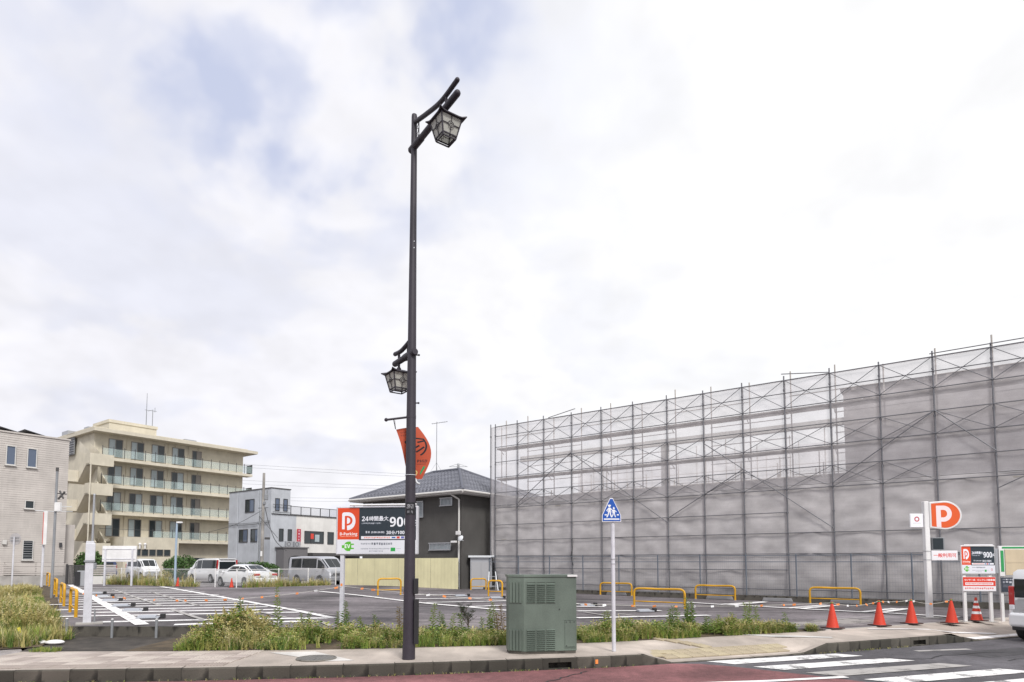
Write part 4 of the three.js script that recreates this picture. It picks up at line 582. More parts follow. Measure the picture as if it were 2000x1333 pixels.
[[2.88, -23.28], [4.53, -20.95], [-0.53, -27.32], [-2.15, -28.53]].forEach(([x, z], i) => flap(x, z, 0.25, 'grey flap lock ' + ['behind the crossing sign, before the hoop among the bays', 'standing nearest to the weeds beside the crossing sign', 'at the foot of the narrow hoop by the stepladder', 'between the lamp post and the grey shed'][i]));
[[9.25, -28.25, 1.2], [11.2, -26.75, 1.2], [13.25, -25.2, 1.1], [5.15, -31.3, 1.1]].forEach(([x, z, L], i) => { const o = mesh('wheel_stop', extrude([[-L / 2, 0], [L / 2, 0], [L / 2 - 0.05, 0.12], [-L / 2 + 0.05, 0.12]], 0.16, 0.012), M.concrete); tag(o, 'pale concrete wheel stop at the scaffold fence, ' + ['behind the middle hoop barrier', 'between two hoop barriers', 'behind the hoop near the cones', 'behind the crossing sign'][i], 'wheel stop', 'concrete wheel stops'); o.material = M.stop; o.position.set(x, lotY(x) + 0.02, z); o.rotation.y = YAW_U; });
// grey bollard stubs along the wall and the broken one
[[-8.92, -14.16], [-7.93, -14.16], [-10.03, -14.3], [-12.5, -16.4]].forEach(([x, z], i) => { const o = thing('bollard', ['slim grey steel bollard at the dark wall, nearer the white pillar', 'slim grey steel bollard at the dark wall, nearer the big grass clump', 'slim grey steel bollard at the edge of the corner grass', 'slim grey steel bollard standing deep in the corner grass'][i], 'bollard', [x, 0, z], 0, 'slim grey bollards'); mesh('tube', [cyl(0.028, 0.028, i === 3 ? 0.5 : 0.42, 12)], M.greymetal, o); mesh('cap', [new THREE.SphereGeometry(0.03, 10, 6).scale(1, 0.5, 1).translate(0, i === 3 ? 0.5 : 0.42, 0)], M.white, o); });
{ const o = thing('lamp_stub', 'short black ground lamp with a yellow tag beside the white sandbags', 'lamp', [-10.2, 0, -13.2]); mesh('housing', [new THREE.LatheGeometry([[0.075, 0], [0.075, 0.06], [0.045, 0.1], [0.05, 0.19], [0.03, 0.22], [0, 0.225]].map((p) => new THREE.Vector2(...p)), 16)], M.black, o); mesh('tag', [box(0.06, 0.12, 0.004).rotateZ(0.3).translate(-0.04, 0.28, 0)], mat([0.75, 0.68, 0.05]), o); }
for (const x of [-9.78, -9.42]) { const o = mesh('sandbag', new THREE.SphereGeometry(0.19, 16, 10).scale(1, 0.28, 0.7), M.white); tag(o, x < -9.6 ? 'flat white sandbag touching the short black ground lamp' : 'flat white sandbag lying toward the dark wall', 'sandbag', 'white sandbags'); o.position.set(x, 0.045, -13.1); }
// white mesh fence
function meshFence(pts, h, y, bay, label, mPost, mWire, top = 0, r = 0.025) {
  const f = thing('mesh_fence', label, 'fence');
  for (let s = 0; s + 1 < pts.length; s++) {
    const [a, b] = [pts[s], pts[s + 1]], L = Math.hypot(b[0] - a[0], b[1] - a[1]), n = Math.max(1, Math.round(L / bay)), at = (t) => [a[0] + (b[0] - a[0]) * t, a[1] + (b[1] - a[1]) * t];
    for (let i = s ? 1 : 0; i <= n; i++) { const p = at(i / n); mesh('post', [cyl(r, r, h + 0.04, 8, p[0], y - 0.02, p[1]), new THREE.SphereGeometry(r * 1.1, 8, 4).translate(p[0], y + h + 0.02, p[1])], mPost, f); }
    for (let i = 0; i < n; i++) {
      const p = at(i / n), q = at((i + 1) / n), w = []; for (let k = 0; k <= 12; k++) { const yy = y + 0.08 + (h - 0.1) * k / 12; w.push(bar([p[0], yy, p[1]], [q[0], yy, q[1]], 0.004, 0.004)); }
      const m = Math.round(bay / 0.09); for (let k = 1; k < m; k++) { const e = at((i + k / m) / n); w.push(box(0.003, h - 0.1, 0.003, e[0], y + 0.08 + (h - 0.1) / 2, e[1])); }
      mesh('mesh_panel', w, mWire, f); mesh('rail', [bar([p[0], y + h, p[1]], [q[0], y + h, q[1]], 0.03, 0.03), ...(top ? [bar([p[0], y + h - top, p[1]], [q[0], y + h - top, q[1]], 0.03, 0.03)] : [])], mPost, f);
    }
  }
  return f;
}
meshFence([[-27.4, -42.5], [-15.95, -36.6], [-15.6, -37.2], [-11.5, -41.2]], 1.08, 0.17, 1.85, 'white wire mesh fence along the back of the car park', M.white, M.wire, 0, 0.034);

// ------------------------------------------------------------------ buildings
function windowUnit(parent, x0, x1, y0, y1, z, o = {}) {   // local facade coordinates, z = wall face
  const d = o.depth ?? 0.06, t = o.t ?? 0.06, w = mesh(o.name ?? 'window', [span(x0, x1, y1 - t, y1, z, z + d), span(x0, x1, y0, y0 + t, z, z + d), span(x0, x0 + t, y0 + t, y1 - t, z, z + d), span(x1 - t, x1, y0 + t, y1 - t, z, z + d), ...(o.sill ? [span(x0 - 0.05, x1 + 0.05, y0 - 0.05, y0, z, z + d + 0.05)] : [])], o.frame ?? M.alu, parent);
  const n = o.panes ?? 1; for (let i = 0; i < n; i++) { const a = x0 + t + (x1 - x0 - 2 * t) * i / n, b = x0 + t + (x1 - x0 - 2 * t) * (i + 1) / n; mesh('pane', span(a, b - (i < n - 1 ? t * 0.7 : 0), y0 + t, y1 - t, z + 0.004, z + 0.015 + 0.012 * (i % 2)), (o.glass ?? [M.glass])[i % (o.glass ?? [1]).length], w); if (i < n - 1) mesh('mullion', span(b - t * 0.7, b, y0 + t, y1 - t, z + 0.004, z + d * 0.8), o.frame ?? M.alu, w); }
  return w;
}
{ // beige five-storey block with balconies and an open stair
  const b = thing('apartment_building', 'beige five storey apartment block with glass balcony railings and an outside stair', 'building', [-47.35, 0, -70.56], YAW_V), rnd = mulberry(77);
  mesh('wall', [span(0, 18.0, 0, 16.35, -11, 0)], M.beige, b);
  mesh('roof', [span(-0.5, 19.3, 16.35, 16.72, -12, 1.42), span(-0.3, 18.3, 16.72, 16.95, -11.6, 0.6)], M.beige2, b);
  const ph = mesh('penthouse', [span(2.6, 8.0, 16.95, 18.4, -7.5, -3), span(2.5, 8.1, 18.4, 18.75, -7.6, -2.9)], M.beige, b);
  mesh('lightning_rod', [cyl(0.05, 0.025, 4.3, 6, 6.9, 18.6, -3.4)], M.greymetal, ph); mesh('antenna', [cyl(0.04, 0.04, 2.2, 6, 7.55, 18.7, -3.2), rod([6.6, 20.7, -3.2], [8.0, 20.75, -3.2], 0.03, 5), rod([7.8, 20.6, -3.2], [7.8, 21.2, -3.2], 0.03, 5), rod([7.2, 20.7, -3.7], [7.2, 20.7, -2.7], 0.02, 4)], M.greymetal, ph);
  const lv = mesh('roof_louvre', [span(-0.3, -0.2, 14.3, 16.9, -7.4, -4.9)], M.greymetal, b); for (let k = 0; k < 9; k++) mesh('louvre_blade', [box(0.14, 0.05, 2.5).rotateZ(0.6).translate(-0.34, 14.45 + k * 0.28, -6.15)], M.steel, lv);
  for (const [x0, x1, z0, z1, y] of [[0.2, 1.6, -10.5, -8.6, 17.7], [0.4, 1.4, -4.2, -3.0, 17.5], [10.5, 12, -2, -0.8, 17.35]]) mesh('roof_unit', [span(x0, x1, 16.95, y, z0, z1)], M.steel, b);
  const X = [[1.5, 3.0], [3.88, 5.32], [6.2, 7.7], [8.6, 10.1], [11.08, 12.3]];
  const floors = [4.3, 7.35, 10.42, 13.5];
  floors.forEach((y, f) => {
    const bal = mesh('balcony', [span(0.3, 18.6, y - 0.32, y, 0.003, 1.4)], M.beige2, b);
    for (let i = 0; i < 16; i++) { const x0 = 0.42 + i * 1.135; if (f < 1 && x0 < 6) continue; mesh('glass_panel', span(x0 + 0.04, x0 + 1.1, y + 0.13, y + 1.02, 1.33, 1.345), M.glassrail, bal); mesh('rail_post', span(x0 - 0.025, x0 + 0.025, y, y + 1.3, 1.31, 1.36), M.darkframe, bal); }
    mesh('handrail', [span(0.42, 18.58, y + 1.1, y + 1.14, 1.31, 1.36), span(18.54, 18.58, y + 0.1, y + 1.3, 0, 1.36), span(18.5, 18.55, y, y + 1.3, 0.65, 0.7)], M.darkframe, bal);
    X.forEach(([x0, x1], i) => { const c = rnd() < 0.62, dk = i === 4; windowUnit(b, x0, x1, y + 0.3, y + (dk ? 2.35 : 2.4), 0, { panes: 2, glass: dk ? [M.glass, M.alu] : c ? [M.curtain, M.glass] : [M.glass, M.curtain], t: 0.07 }); });
    for (const x of [3.45, 8.15, 10.62]) mesh('downpipe', [cyl(0.05, 0.05, 2.75, 6, x, y, 0.06)], M.beige2, b);
    for (const x of [5.15, 7.75, 9.0, 11.9]) mesh('vent_hood', [new THREE.SphereGeometry(0.13, 8, 6, 0, 6.3, 0, 1.6).rotateX(1.57).translate(x, y + 2.55, 0)], M.beige2, b);
  });
  mesh('annex', [span(1.5, 7.4, 0, 4.45, 0.005, 5)], M.beige, b).name = 'annex';
  for (let i = 0; i < 5; i++) windowUnit(b, 2.55 + i * 0.8, 3.27 + i * 0.8, 2.35, 3.1, 5, { t: 0.05, glass: [M.glass] });
  for (const x of [3.1, 3.65]) mesh('vent_pipe', [cyl(0.1, 0.1, 0.45, 8, x, 3.15, 5.15), new THREE.SphereGeometry(0.16, 8, 6).translate(x, 3.65, 5.15)], M.white, b);
  mesh('annex_side_window', [span(9, 10.5, 0.9, 2.2, 0.005, 0.05)], M.glass, b); mesh('annex_side_window', [span(11.4, 13.2, 0.5, 2.2, 0.005, 0.05)], M.glass, b); mesh('air_conditioner', [rbox(0.9, 1.5, 0.5, 0.03, 14.6, 0.95, 0.5)], M.steel, b);
  // stair
  const st = new THREE.Group(); st.name = 'staircase'; b.add(st); const xa = -1.72, xb = 0.6, zo = 4.0, zi = 0.9;
  for (let i = 0; i < 4; i++) {
    const y = 12.12 - i * 3.22;                        // underside of the outer landing parapet
    mesh('landing', [span(xa, xb, y, y + 1.25, zo - 0.16, zo), span(xa, xa + 0.16, y, y + 1.25, zo - 1.1, zo - 0.16), span(xb - 0.16, xb, y, y + 1.25, zo - 1.1, zo - 0.16), span(xa, xb, y, y + 0.18, zo - 1.1, zo - 0.16)], M.beige, st);
    const fl = (x0, x1, ya, yb) => tri3([[[x0, ya, zo - 1.1], [x0, ya + 1.25, zo - 1.1], [x0, yb + 1.25, zi], [x0, yb, zi]], [[x1, ya, zo - 1.1], [x1, yb, zi], [x1, yb + 1.25, zi], [x1, ya + 1.25, zo - 1.1]], [[x0, ya + 1.25, zo - 1.1], [x1, ya + 1.25, zo - 1.1], [x1, yb + 1.25, zi], [x0, yb + 1.25, zi]], [[x0, ya, zo - 1.1], [x0, yb, zi], [x1, yb, zi], [x1, ya, zo - 1.1]]]);
    mesh('flight', [fl(xa, xa + 0.16, y, y - 1.62), fl(xa + 0.16, (xa + xb) / 2, y, y - 1.62).translate(0, -0.02, 0).scale(1, 1, 1)], M.beige, st);
    mesh('flight', [fl(xb - 0.14, xb, y - 3.22 + 0.1, y - 1.62), fl((xa + xb) / 2 + 0.05, (xa + xb) / 2 + 0.19, y - 3.22 + 0.1, y - 1.62)], M.beige, st);
    mesh('inner_landing', [span(xa - 1.6, xb, y - 1.66, y - 1.45, -1.5, zi), span(xa - 1.6, xa - 1.45, y - 1.45, y - 0.4, -1.5, zi), span(xa - 1.45, xa, y - 1.45, y - 0.4, zi - 0.15, zi - 0.002)], M.beige2, st);
    windowUnit(b, -1.2, -0.4, y - 1.4, y + 0.6, -6.5, { name: 'stair_door', glass: [M.glass], t: 0.05 });
  }
  mesh('stair_cap', tri3([[[xa, 13.4, zo], [xa, 15.0, zi], [xa, 13.8, zi], [xa, 13.3, zo - 0.4]], [[xa + 1.0, 13.4, zo], [xa + 1.0, 15.0, zi], [xa + 1.0, 13.8, zi]]]), M.beige2, st);
  mesh('stair_core', [span((xa + xb) / 2 - 0.12, (xa + xb) / 2 + 0.1, 0, 13.2, zi + 0.2, zo - 1.4)], M.beige2, st);
  mesh('stair_post', [cyl(0.07, 0.07, 12.2, 6, xa + 0.05, 0, zo + 0.14)], M.beige2, st);
}
{ // blue-grey building with a white wing
  const b = thing('office_building', 'blue grey three storey building with a lower white wing and roof railing', 'building', [-25.5, 0, -66.38], YAW_V);
  // local x along W_ (right face), local z = U outward; left face lies at x = 0 and runs to z = -8.3
  mesh('tower', [span(0, 2.3, 0, 9.5, -8.3, 0)], M.bluewall, b); mesh('parapet', [span(-0.06, 2.36, 9.5, 9.6, -8.36, 0.06)], M.darkgrey, b);
  mesh('low_block', [span(2.303, 3.1, 0, 6.75, -8.3, -0.004)], M.bluewall, b); mesh('wing', [span(3.103, 13, 2.7, 6.75, -8.3, 0)], M.whitewall, b); mesh('wing_ground_floor', [span(3.103, 13, 0, 2.697, -8.3, -1.2)], M.darkgrey, b);
  mesh('side_annex', [span(1.2, 4, 0, 6.6, -10.2, -8.36)], M.bluewall, b); mesh('annex_rail', [span(1.1, 1.16, 5.0, 6.0, -10.2, -8.4)], M.darkframe, b); mesh('annex_roof', [span(1.1, 4, 7.4, 7.5, -10.3, -8.4)], M.darkgrey, b);
  for (const z of [-1.9, -6.36, -2.2]) mesh('downpipe', [cyl(0.05, 0.05, 9.2, 8, -0.07, 0.2, z)], M.bluewall, b);
  const L = new THREE.Group(); L.name = 'left_face'; b.add(L); L.rotation.y = -Math.PI / 2;   // local x now runs along -U... outward is -W_
  const win = (s0, s1, y0, y1) => windowUnit(L, -s1, -s0, y0, y1, 0.002, { frame: M.darkframe, t: 0.07, panes: 2, glass: [M.glass, M.glassblue] });
  win(3.15, 4.92, 7.1, 8.55); win(4.3, 6.04, 3.83, 5.27); win(2.0, 3.69, 3.83, 5.27);
  const rw = (x0, x1, y0, y1, n = 1) => windowUnit(b, x0, x1, y0, y1, 0.002, { frame: M.darkframe, t: 0.06, panes: n, glass: [M.glass] });
  windowUnit(b, 0.46, 0.98, 7.15, 8.48, 0.002, { frame: M.darkframe, t: 0.06, glass: [M.glassblue] }); windowUnit(b, 1.44, 1.96, 7.15, 8.48, 0.002, { frame: M.darkframe, t: 0.06, glass: [M.glassblue] }); rw(1.0, 1.53, 3.9, 5.25); rw(2.06, 2.56, 3.9, 5.23); rw(4.16, 6.72, 3.75, 5.13, 3); rw(7.24, 8.1, 3.7, 5.12);
  mesh('poster', span(4.95, 5.35, 4.25, 4.85, 0.04, 0.05), M.red, b).position.z = 0.01; mesh('poster', span(5.5, 6.1, 3.95, 4.75, 0.05, 0.062), M.curtain, b).position.z = 0.012;
  const hb = mesh('hanging_sign', box(0.42, 1.72, 0.12, 3.33, 4.43, 0.2), M.red, b); mesh('face', face(0.4, 1.68).translate(3.33, 4.43, 0.264), redBanner, hb);
  const rail = mesh('roof_rail', [span(2.0, 13, 7.72, 7.78, -0.1, -0.04), span(0.1, 2.3, 6.95, 7.0, 0.2, 0.26), span(0.1, 2.3, 7.75, 7.8, 0.2, 0.26), span(2.35, 13, 6.85, 6.9, -0.1, -0.04)], M.darkframe, b);
  for (let i = 0; i < 9; i++) mesh('rail_post', [span(2.4 + i * 1.28, 2.46 + i * 1.28, 6.75, 7.75, -0.1, -0.04)], M.darkframe, rail);
  const bal = []; for (let i = 0; i < 90; i++) bal.push(span(2.4 + i * 0.115, 2.415 + i * 0.115, 6.9, 7.72, -0.08, -0.06)); mesh('balusters', bal, M.darkframe, rail);
  mesh('coping', [span(0.05, 13.05, 6.75, 6.83, -0.3, 0.08)].slice(0, 1), M.darkgrey, b).scale.set(1, 1, 1);
  const arch = [[0.6, 0], [0.6, 3.15], [3.5, 3.15], [3.5, 0], [2.95, 0], [2.95, 1.9]]; for (let i = 0; i <= 10; i++) { const a = Math.PI * i / 10; arch.push([2.05 + 0.9 * Math.cos(a), 1.9 + 0.45 * Math.sin(a)]); } arch.push([1.15, 0]);
  mesh('porch', [extrude(arch, 1.4).translate(0, 0, 1.6), span(0.5, 3.6, 3.15, 3.27, 0.1, 1.7)], mat([0.15, 0.145, 0.15], { roughness: 0.8 }), b); mesh('porch_door', span(1.2, 2.9, 0, 2.3, 0.01, 0.05), M.bluewall, b);
  for (const x of [1.6, 2.6]) { const ac = mesh('air_conditioner', rbox(0.75, 0.6, 0.35, 0.03, x, 3.58, 0.9), M.steel, b); mesh('fan_grille', [new THREE.TorusGeometry(0.2, 0.02, 6, 20).translate(x - 0.08, 3.58, 1.08)], M.darkframe, ac); }
  mesh('canopy', [span(3.6, 13, 2.35, 2.62, 0.1, 2.4)], M.darkgrey, b); for (const x of [3.8, 7.5, 11]) mesh('canopy_post', [cyl(0.06, 0.06, 2.35, 6, x, 0, 2.2)], M.darkgrey, b);
  mesh('wall_cable', [tube([[-0.12, 5.9, 0], [-0.14, 5.75, -4], [-0.12, 5.85, -8.2]], 0.03, 16, 4), tube([[-0.12, 6.05, 0], [-0.14, 5.9, -4], [-0.12, 6.0, -8.2]], 0.02, 16, 4)], M.darkframe, b);
}
{ // dark house under a tiled hip roof
  const h = thing('house', 'dark grey two storey house with a blue grey tiled hip roof', 'house', [-2.9, 0, -36.2], YAW_U);
  // local x along U (to the right), z outward; the near corner is the origin, the wall runs to x = -8.6
  const D = 8.2, Lw = 8.6, e = 0.62, ye = 5.72, yr = 7.82, X0 = -Lw - e, X1 = e, Z1 = e, Z0 = -D - e, rx0 = -6.2, rx1 = -3.8, rz = -D / 2;
  mesh('wall', [span(-Lw, 0, 0, 5.62, -D, 0)], M.housewall, h); mesh('soffit', [span(X0, X1, 5.6, 5.68, Z0, Z1)], M.soffit, h);
  mesh('gutter', [rod([X0, 5.72, Z1 + 0.05], [X1, 5.72, Z1 + 0.05], 0.07, 8), rod([X1 + 0.05, 5.72, Z1], [X1 + 0.05, 5.72, Z0], 0.07, 8), span(X0, X1, 5.6, 5.76, Z1 - 0.03, Z1 - 0.003)], M.soffit, h);
  const roof = mesh('roof', tri3([[[X0, ye, Z1], [X1, ye, Z1], [rx1, yr, rz], [rx0, yr, rz]], [[X1, ye, Z1], [X1, ye, Z0], [rx1, yr, rz]], [[X1, ye, Z0], [X0, ye, Z0], [rx0, yr, rz], [rx1, yr, rz]], [[X0, ye, Z0], [X0, ye, Z1], [rx0, yr, rz]]]), M.tiledark, h);
  const course = (a0, b0, a1, b1, t0, t1, m) => {      // one course of wavy tiles between two levels of a roof plane
    const mix = (p, q, t) => p.map((v, i) => v + (q[i] - v) * t), lo0 = mix(a0, a1, t0), lo1 = mix(b0, b1, t0), hi0 = mix(a0, a1, t1), hi1 = mix(b0, b1, t1), L = Math.hypot(lo1[0] - lo0[0], lo1[2] - lo0[2]), n = Math.max(1, Math.round(L / 0.3)), q = [], f = [0, 0.25, 0.5, 0.75];
    for (let i = 0; i < n; i++) f.forEach((u, k) => { const s = (i + u) / n, s2 = (i + u + 0.25) / n, wv = [0.0, 0.008, 0.026, 0.018], y0 = 0.06 + wv[k], y1 = 0.06 + wv[(k + 1) % 4], A = mix(lo0, lo1, s), B = mix(lo0, lo1, s2), C = mix(hi0, hi1, s2), E = mix(hi0, hi1, s); q.push([[A[0], A[1] + y0, A[2]], [B[0], B[1] + y1, B[2]], [C[0], C[1] + y1 - 0.045, C[2]], [E[0], E[1] + y0 - 0.045, E[2]]], [[A[0], A[1] - 0.005, A[2]], [B[0], B[1] - 0.005, B[2]], [B[0], B[1] + y1, B[2]], [A[0], A[1] + y0, A[2]]]); });
    mesh('tile_course', tri3(q), m, roof);
  };
  const mats = [M.tilegrey, mat([0.145, 0.15, 0.175], { map: TX.cloth, roughness: 0.55 }), mat([0.19, 0.195, 0.225], { map: TX.cloth, roughness: 0.5 })];
  for (let k = 0; k < 17; k++) { course([X0, ye, Z1], [X1, ye, Z1], [rx0, yr, rz], [rx1, yr, rz], k / 17, (k + 1) / 17, mats[(k * 7) % 3]); course([X1, ye, Z1], [X1, ye, Z0], [rx1, yr, rz], [rx1, yr, rz], k / 17, (k + 1) / 17, mats[(k * 5) % 3]); course([X0, ye, Z0], [X0, ye, Z1], [rx0, yr, rz], [rx0, yr, rz], k / 17, (k + 1) / 17, mats[(k * 5) % 3]); }
  const hip = (a, b) => mesh('ridge_cap', [rod(a, b, 0.1, 8)], M.tiledark, roof); hip([X1, ye + 0.06, Z1], [rx1, yr + 0.06, rz]); hip([X0, ye + 0.06, Z1], [rx0, yr + 0.06, rz]); hip([rx0, yr + 0.06, rz], [rx1, yr + 0.06, rz]); hip([X1, ye + 0.06, Z0], [rx1, yr + 0.06, rz]);
  for (let i = 0; i < 26; i++) mesh('snow_guard', [box(0.12, 0.07, 0.03, X0 + 0.9 + i * 0.33, ye + 0.36, Z1 - 0.5)], M.tilegrey, roof);
  const grille = (s0, s1, y0, y1) => { const w = windowUnit(h, -s0, -s1, y0, y1, 0.002, { frame: M.steel, t: 0.05, glass: [M.curtain] }); const n = Math.round((s0 - s1) / 0.11); for (let i = 1; i < n; i++) mesh('grille_bar', [span(-s0 + (s0 - s1) * i / n - 0.012, -s0 + (s0 - s1) * i / n + 0.012, y0, y1, 0.075, 0.1)], M.steel, w); mesh('grille_rail', [span(-s0 - 0.03, -s1 + 0.03, y1 - 0.02, y1 + 0.03, 0.07, 0.105), span(-s0 - 0.03, -s1 + 0.03, y0 - 0.03, y0 + 0.02, 0.07, 0.105)], M.steel, w); };
  grille(6.25, 5.62, 4.6, 5.36); grille(3.58, 3.05, 4.4, 5.35); grille(1.66, 0.7, 5.0, 5.44); grille(2.52, 0.8, 2.4, 2.8);
  mesh('vent_hood', [new THREE.SphereGeometry(0.1, 8, 6).translate(-7.7, 5.42, 0.03)], M.white, h);
  mesh('downpipe', [rod([-0.12, 5.3, 0.1], [-0.12, 0.25, 0.1], 0.055, 8), rod([-0.12, 5.3, 0.1], [-0.5, 5.66, 0.6], 0.05, 8)], M.soffit, h); mesh('meter_box', [rbox(0.28, 0.22, 0.16, 0.02, -0.12, 3.35, 0.16), rbox(0.34, 0.12, 0.2, 0.02, -0.4, 2.85, 0.22)], M.white, h); mesh('satellite_dish', [new THREE.SphereGeometry(0.26, 14, 6, 0, 6.3, 0, 0.8).rotateX(1.1).translate(0.32, 2.95, 0.3), rod([0, 2.95, 0], [0.3, 2.9, 0.2], 0.02, 5)], M.wire, h);
  const ant = thing('roof_antenna', 'television antenna mast on the ridge of the dark house', 'antenna', [0, 0, 0]); const base = V(rx0 + 0.3, yr, rz).applyAxisAngle(V(0, 1, 0), YAW_U).add(V(-2.9, 0, -36.2)); ant.position.copy(base);
  mesh('mast', [cyl(0.028, 0.022, 3.55, 6), rod([0, 0.7, 0], [0.4, 0.02, 0.3], 0.01, 4), rod([0, 0.7, 0], [-0.4, 0.02, 0.2], 0.01, 4), rod([0, 0.7, 0], [0, 0.02, -0.5], 0.01, 4)], M.greymetal, ant); const el = [rod([-0.35, 3.4, 0], [0.75, 3.56, 0], 0.018, 5)]; for (let i = 0; i < 9; i++) el.push(rod([-0.3 + i * 0.12, 3.41 + i * 0.018, -0.17], [-0.3 + i * 0.12, 3.41 + i * 0.018, 0.17], 0.008, 4)); mesh('elements', el, M.greymetal, ant);
}
{ // sided house at the left edge
  const h = thing('house', 'pale grey tall house with horizontal siding and narrow windows', 'house', [-32.05, 0, -45.1], YAW_V);
  const prof = [], n = 66, H = 10.45; // clapboard courses, right corner at x = 0
  const sx0 = -14, q = []; for (let i = 0; i < n; i++) { const y0 = 0.3 + i * (H - 0.3) / n, y1 = 0.3 + (i + 1) * (H - 0.3) / n; q.push([[sx0, y0, 0.02], [0.02, y0, 0.02], [0, y1, 0], [sx0, y1, 0]], [[sx0, y0, 0.0], [0, y0, 0.0], [0.02, y0, 0.02], [sx0, y0, 0.02]], [[0.02, y0, 0.02], [0.02, y0, -9], [0, y1, -9], [0, y1, 0]]); }
  mesh('wall', [span(sx0, -0.003, 0, H, -9, -0.003)], M.siding, h); mesh('siding', tri3(q), M.siding, h); mesh('eave', [span(sx0, 0.08, H, H + 0.1, -9.1, 0.08)], M.siding, h);
  for (const x of [-2.0, -3.5, -5.0]) mesh('solar_panel', [box(1.35, 0.05, 2.2).rotateZ(-0.22).translate(x, H + 0.24, -1.2)], M.darkframe, h);
  const w = (x0, x1, y0, y1, g = M.glassblue) => windowUnit(h, x0, x1, y0, y1, 0.03, { frame: M.soffit, t: 0.05, glass: [g], depth: 0.07, sill: true });
  w(-3.66, -3.11, 8.25, 9.58); w(-2.48, -1.91, 8.22, 9.56); w(-2.48, -1.93, 5.35, 5.93, M.glass); w(-4.9, -4.3, 8.25, 9.58); w(-4.7, -4.1, 5.3, 5.95, M.glass);
  const lw = w(-2.49, -1.87, 1.82, 3.19, M.glass); for (let i = 0; i < 8; i++) mesh('louvre_blade', [box(0.54, 0.02, 0.08).rotateX(0.5).translate(-2.18, 1.93 + i * 0.16, 0.08)], M.greymetal, lw);
  mesh('vent_hood', [box(0.22, 0.3, 0.14, -3.5, 3.02, 0.09)], M.soffit, h); mesh('wall_lamp', [box(0.14, 0.32, 0.14, -0.28, 2.9, 0.1)], M.darkframe, h); mesh('lower_block', [span(0.06, 0.8, 0, 4.4, -7, -0.6)], M.siding, h);
}
{ // garden wall with louvre fence and gate beside the sided house
  const g = thing('garden_wall', 'low concrete wall topped by a grey louvre fence before the sided house', 'wall', [-30.6, 0, -43.4], YAW_V * 0.35);
  mesh('base', [span(-9, 0, 0, 0.75, -0.15, 0)], M.concrete, g); for (let i = 0; i < 7; i++) mesh('louvre', [span(-9, 0, 0.82 + i * 0.115, 0.9 + i * 0.115, -0.1, -0.06)], M.siding, g); for (let i = 0; i < 6; i++) mesh('post', [span(-9 + i * 1.78, -8.93 + i * 1.78, 0.75, 1.64, -0.16, -0.105)], M.alu, g);
  const gt = thing('garden_gate', 'dark slatted gate between the louvre fence and a pale wall', 'gate', [-30.5, 0.1, -43.3], 0.1); for (let i = 0; i < 14; i++) mesh('slat', [span(0.04 + i * 0.085, 0.09 + i * 0.085, 0.1, 1.32, -0.03, 0)], M.darkgrey, gt); mesh('gate_frame', [span(0, 1.25, 0.05, 0.1, -0.05, 0.01), span(0, 1.25, 1.32, 1.38, -0.05, 0.01), span(-0.1, 0, 0, 1.45, -0.08, 0.03)], M.darkgrey, gt);
  const pw = thing('garden_wall', 'short pale wall with louvres to the right of the dark gate', 'wall', [-29.2, 0.1, -43.3], 0.1); mesh('base', [span(0, 1.6, 0, 0.62, -0.15, 0)], M.whitewall, pw); for (let i = 0; i < 6; i++) mesh('louvre', [span(0, 1.9, 0.68 + i * 0.125, 0.76 + i * 0.125, -0.1, -0.06)], M.siding, pw);
}
{ // yellow hoarding
  const h = thing('hoarding', 'pale yellow sheet steel hoarding in front of the dark house', 'hoarding', [-3.02, 0.06, -35.9], YAW_U), rnd = mulberry(31);
  for (let i = 0; i < 19; i++) { const q = [], x0 = -10.4 + i * 0.545, dz = (rnd() - 0.5) * 0.015; for (let k = 0; k < 8; k++) { const zz = (j) => dz + [0, 0.004, 0.004, 0][j % 4]; const a = x0 + k * 0.068, b = a + 0.068; q.push([[a, 0.04, zz(k)], [b, 0.04, zz(k + 1)], [b, 1.86, zz(k + 1)], [a, 1.86, zz(k)]]); } mesh('panel', tri3(q), M.hoarding, h); }
  for (const y of [0.96, 1.6]) mesh('rail', [rod([-10.4, y, -0.06], [0, y, -0.06], 0.024, 6)], M.steel, h); for (let i = 0; i < 8; i++) mesh('brace', [rod([-10.2 + i * 1.45, 0, -0.09], [-10.2 + i * 1.45, 1.8, -0.09], 0.024, 6)], M.steel, h);
}
{ // shed and stepladder in the gap
  const s = thing('shed', 'small grey steel shed between the dark house and the scaffold', 'shed', [-1.85, 0.08, -36.4], 0.1);
  mesh('body', [span(-0.55, 0.7, 0, 1.85, -0.9, 0)], M.steel, s); mesh('roof', [rbox(1.5, 0.12, 1.15, 0.02, 0.07, 1.92, -0.42)], M.wire, s); mesh('door', [span(-0.5, 0.05, 0.06, 1.6, 0.002, 0.03)], mat([0.36, 0.36, 0.37], { roughness: 0.5 }), s); mesh('door', [span(0.07, 0.65, 0.06, 1.6, 0.002, 0.022)], mat([0.36, 0.36, 0.37], { roughness: 0.5 }), s);
  const l = thing('stepladder', 'open aluminium stepladder leaning in the gap beside the shed', 'stepladder', [-1.1, 0.1, -35.2], 0.2);
  mesh('front_rail', [bar([-0.28, 0, 0.3], [-0.18, 1.05, 0], 0.05, 0.03), bar([0.28, 0, 0.3], [0.18, 1.05, 0], 0.05, 0.03)], M.wire, l); mesh('rear_rail', [bar([-0.28, 0, -0.35], [-0.18, 1.05, 0], 0.04, 0.025), bar([0.28, 0, -0.35], [0.18, 1.05, 0], 0.04, 0.025)], M.wire, l); for (let i = 1; i < 4; i++) mesh('step', [box(0.5 - i * 0.05, 0.03, 0.08, 0, i * 0.26, 0.3 - i * 0.075)], M.steel, l);
}

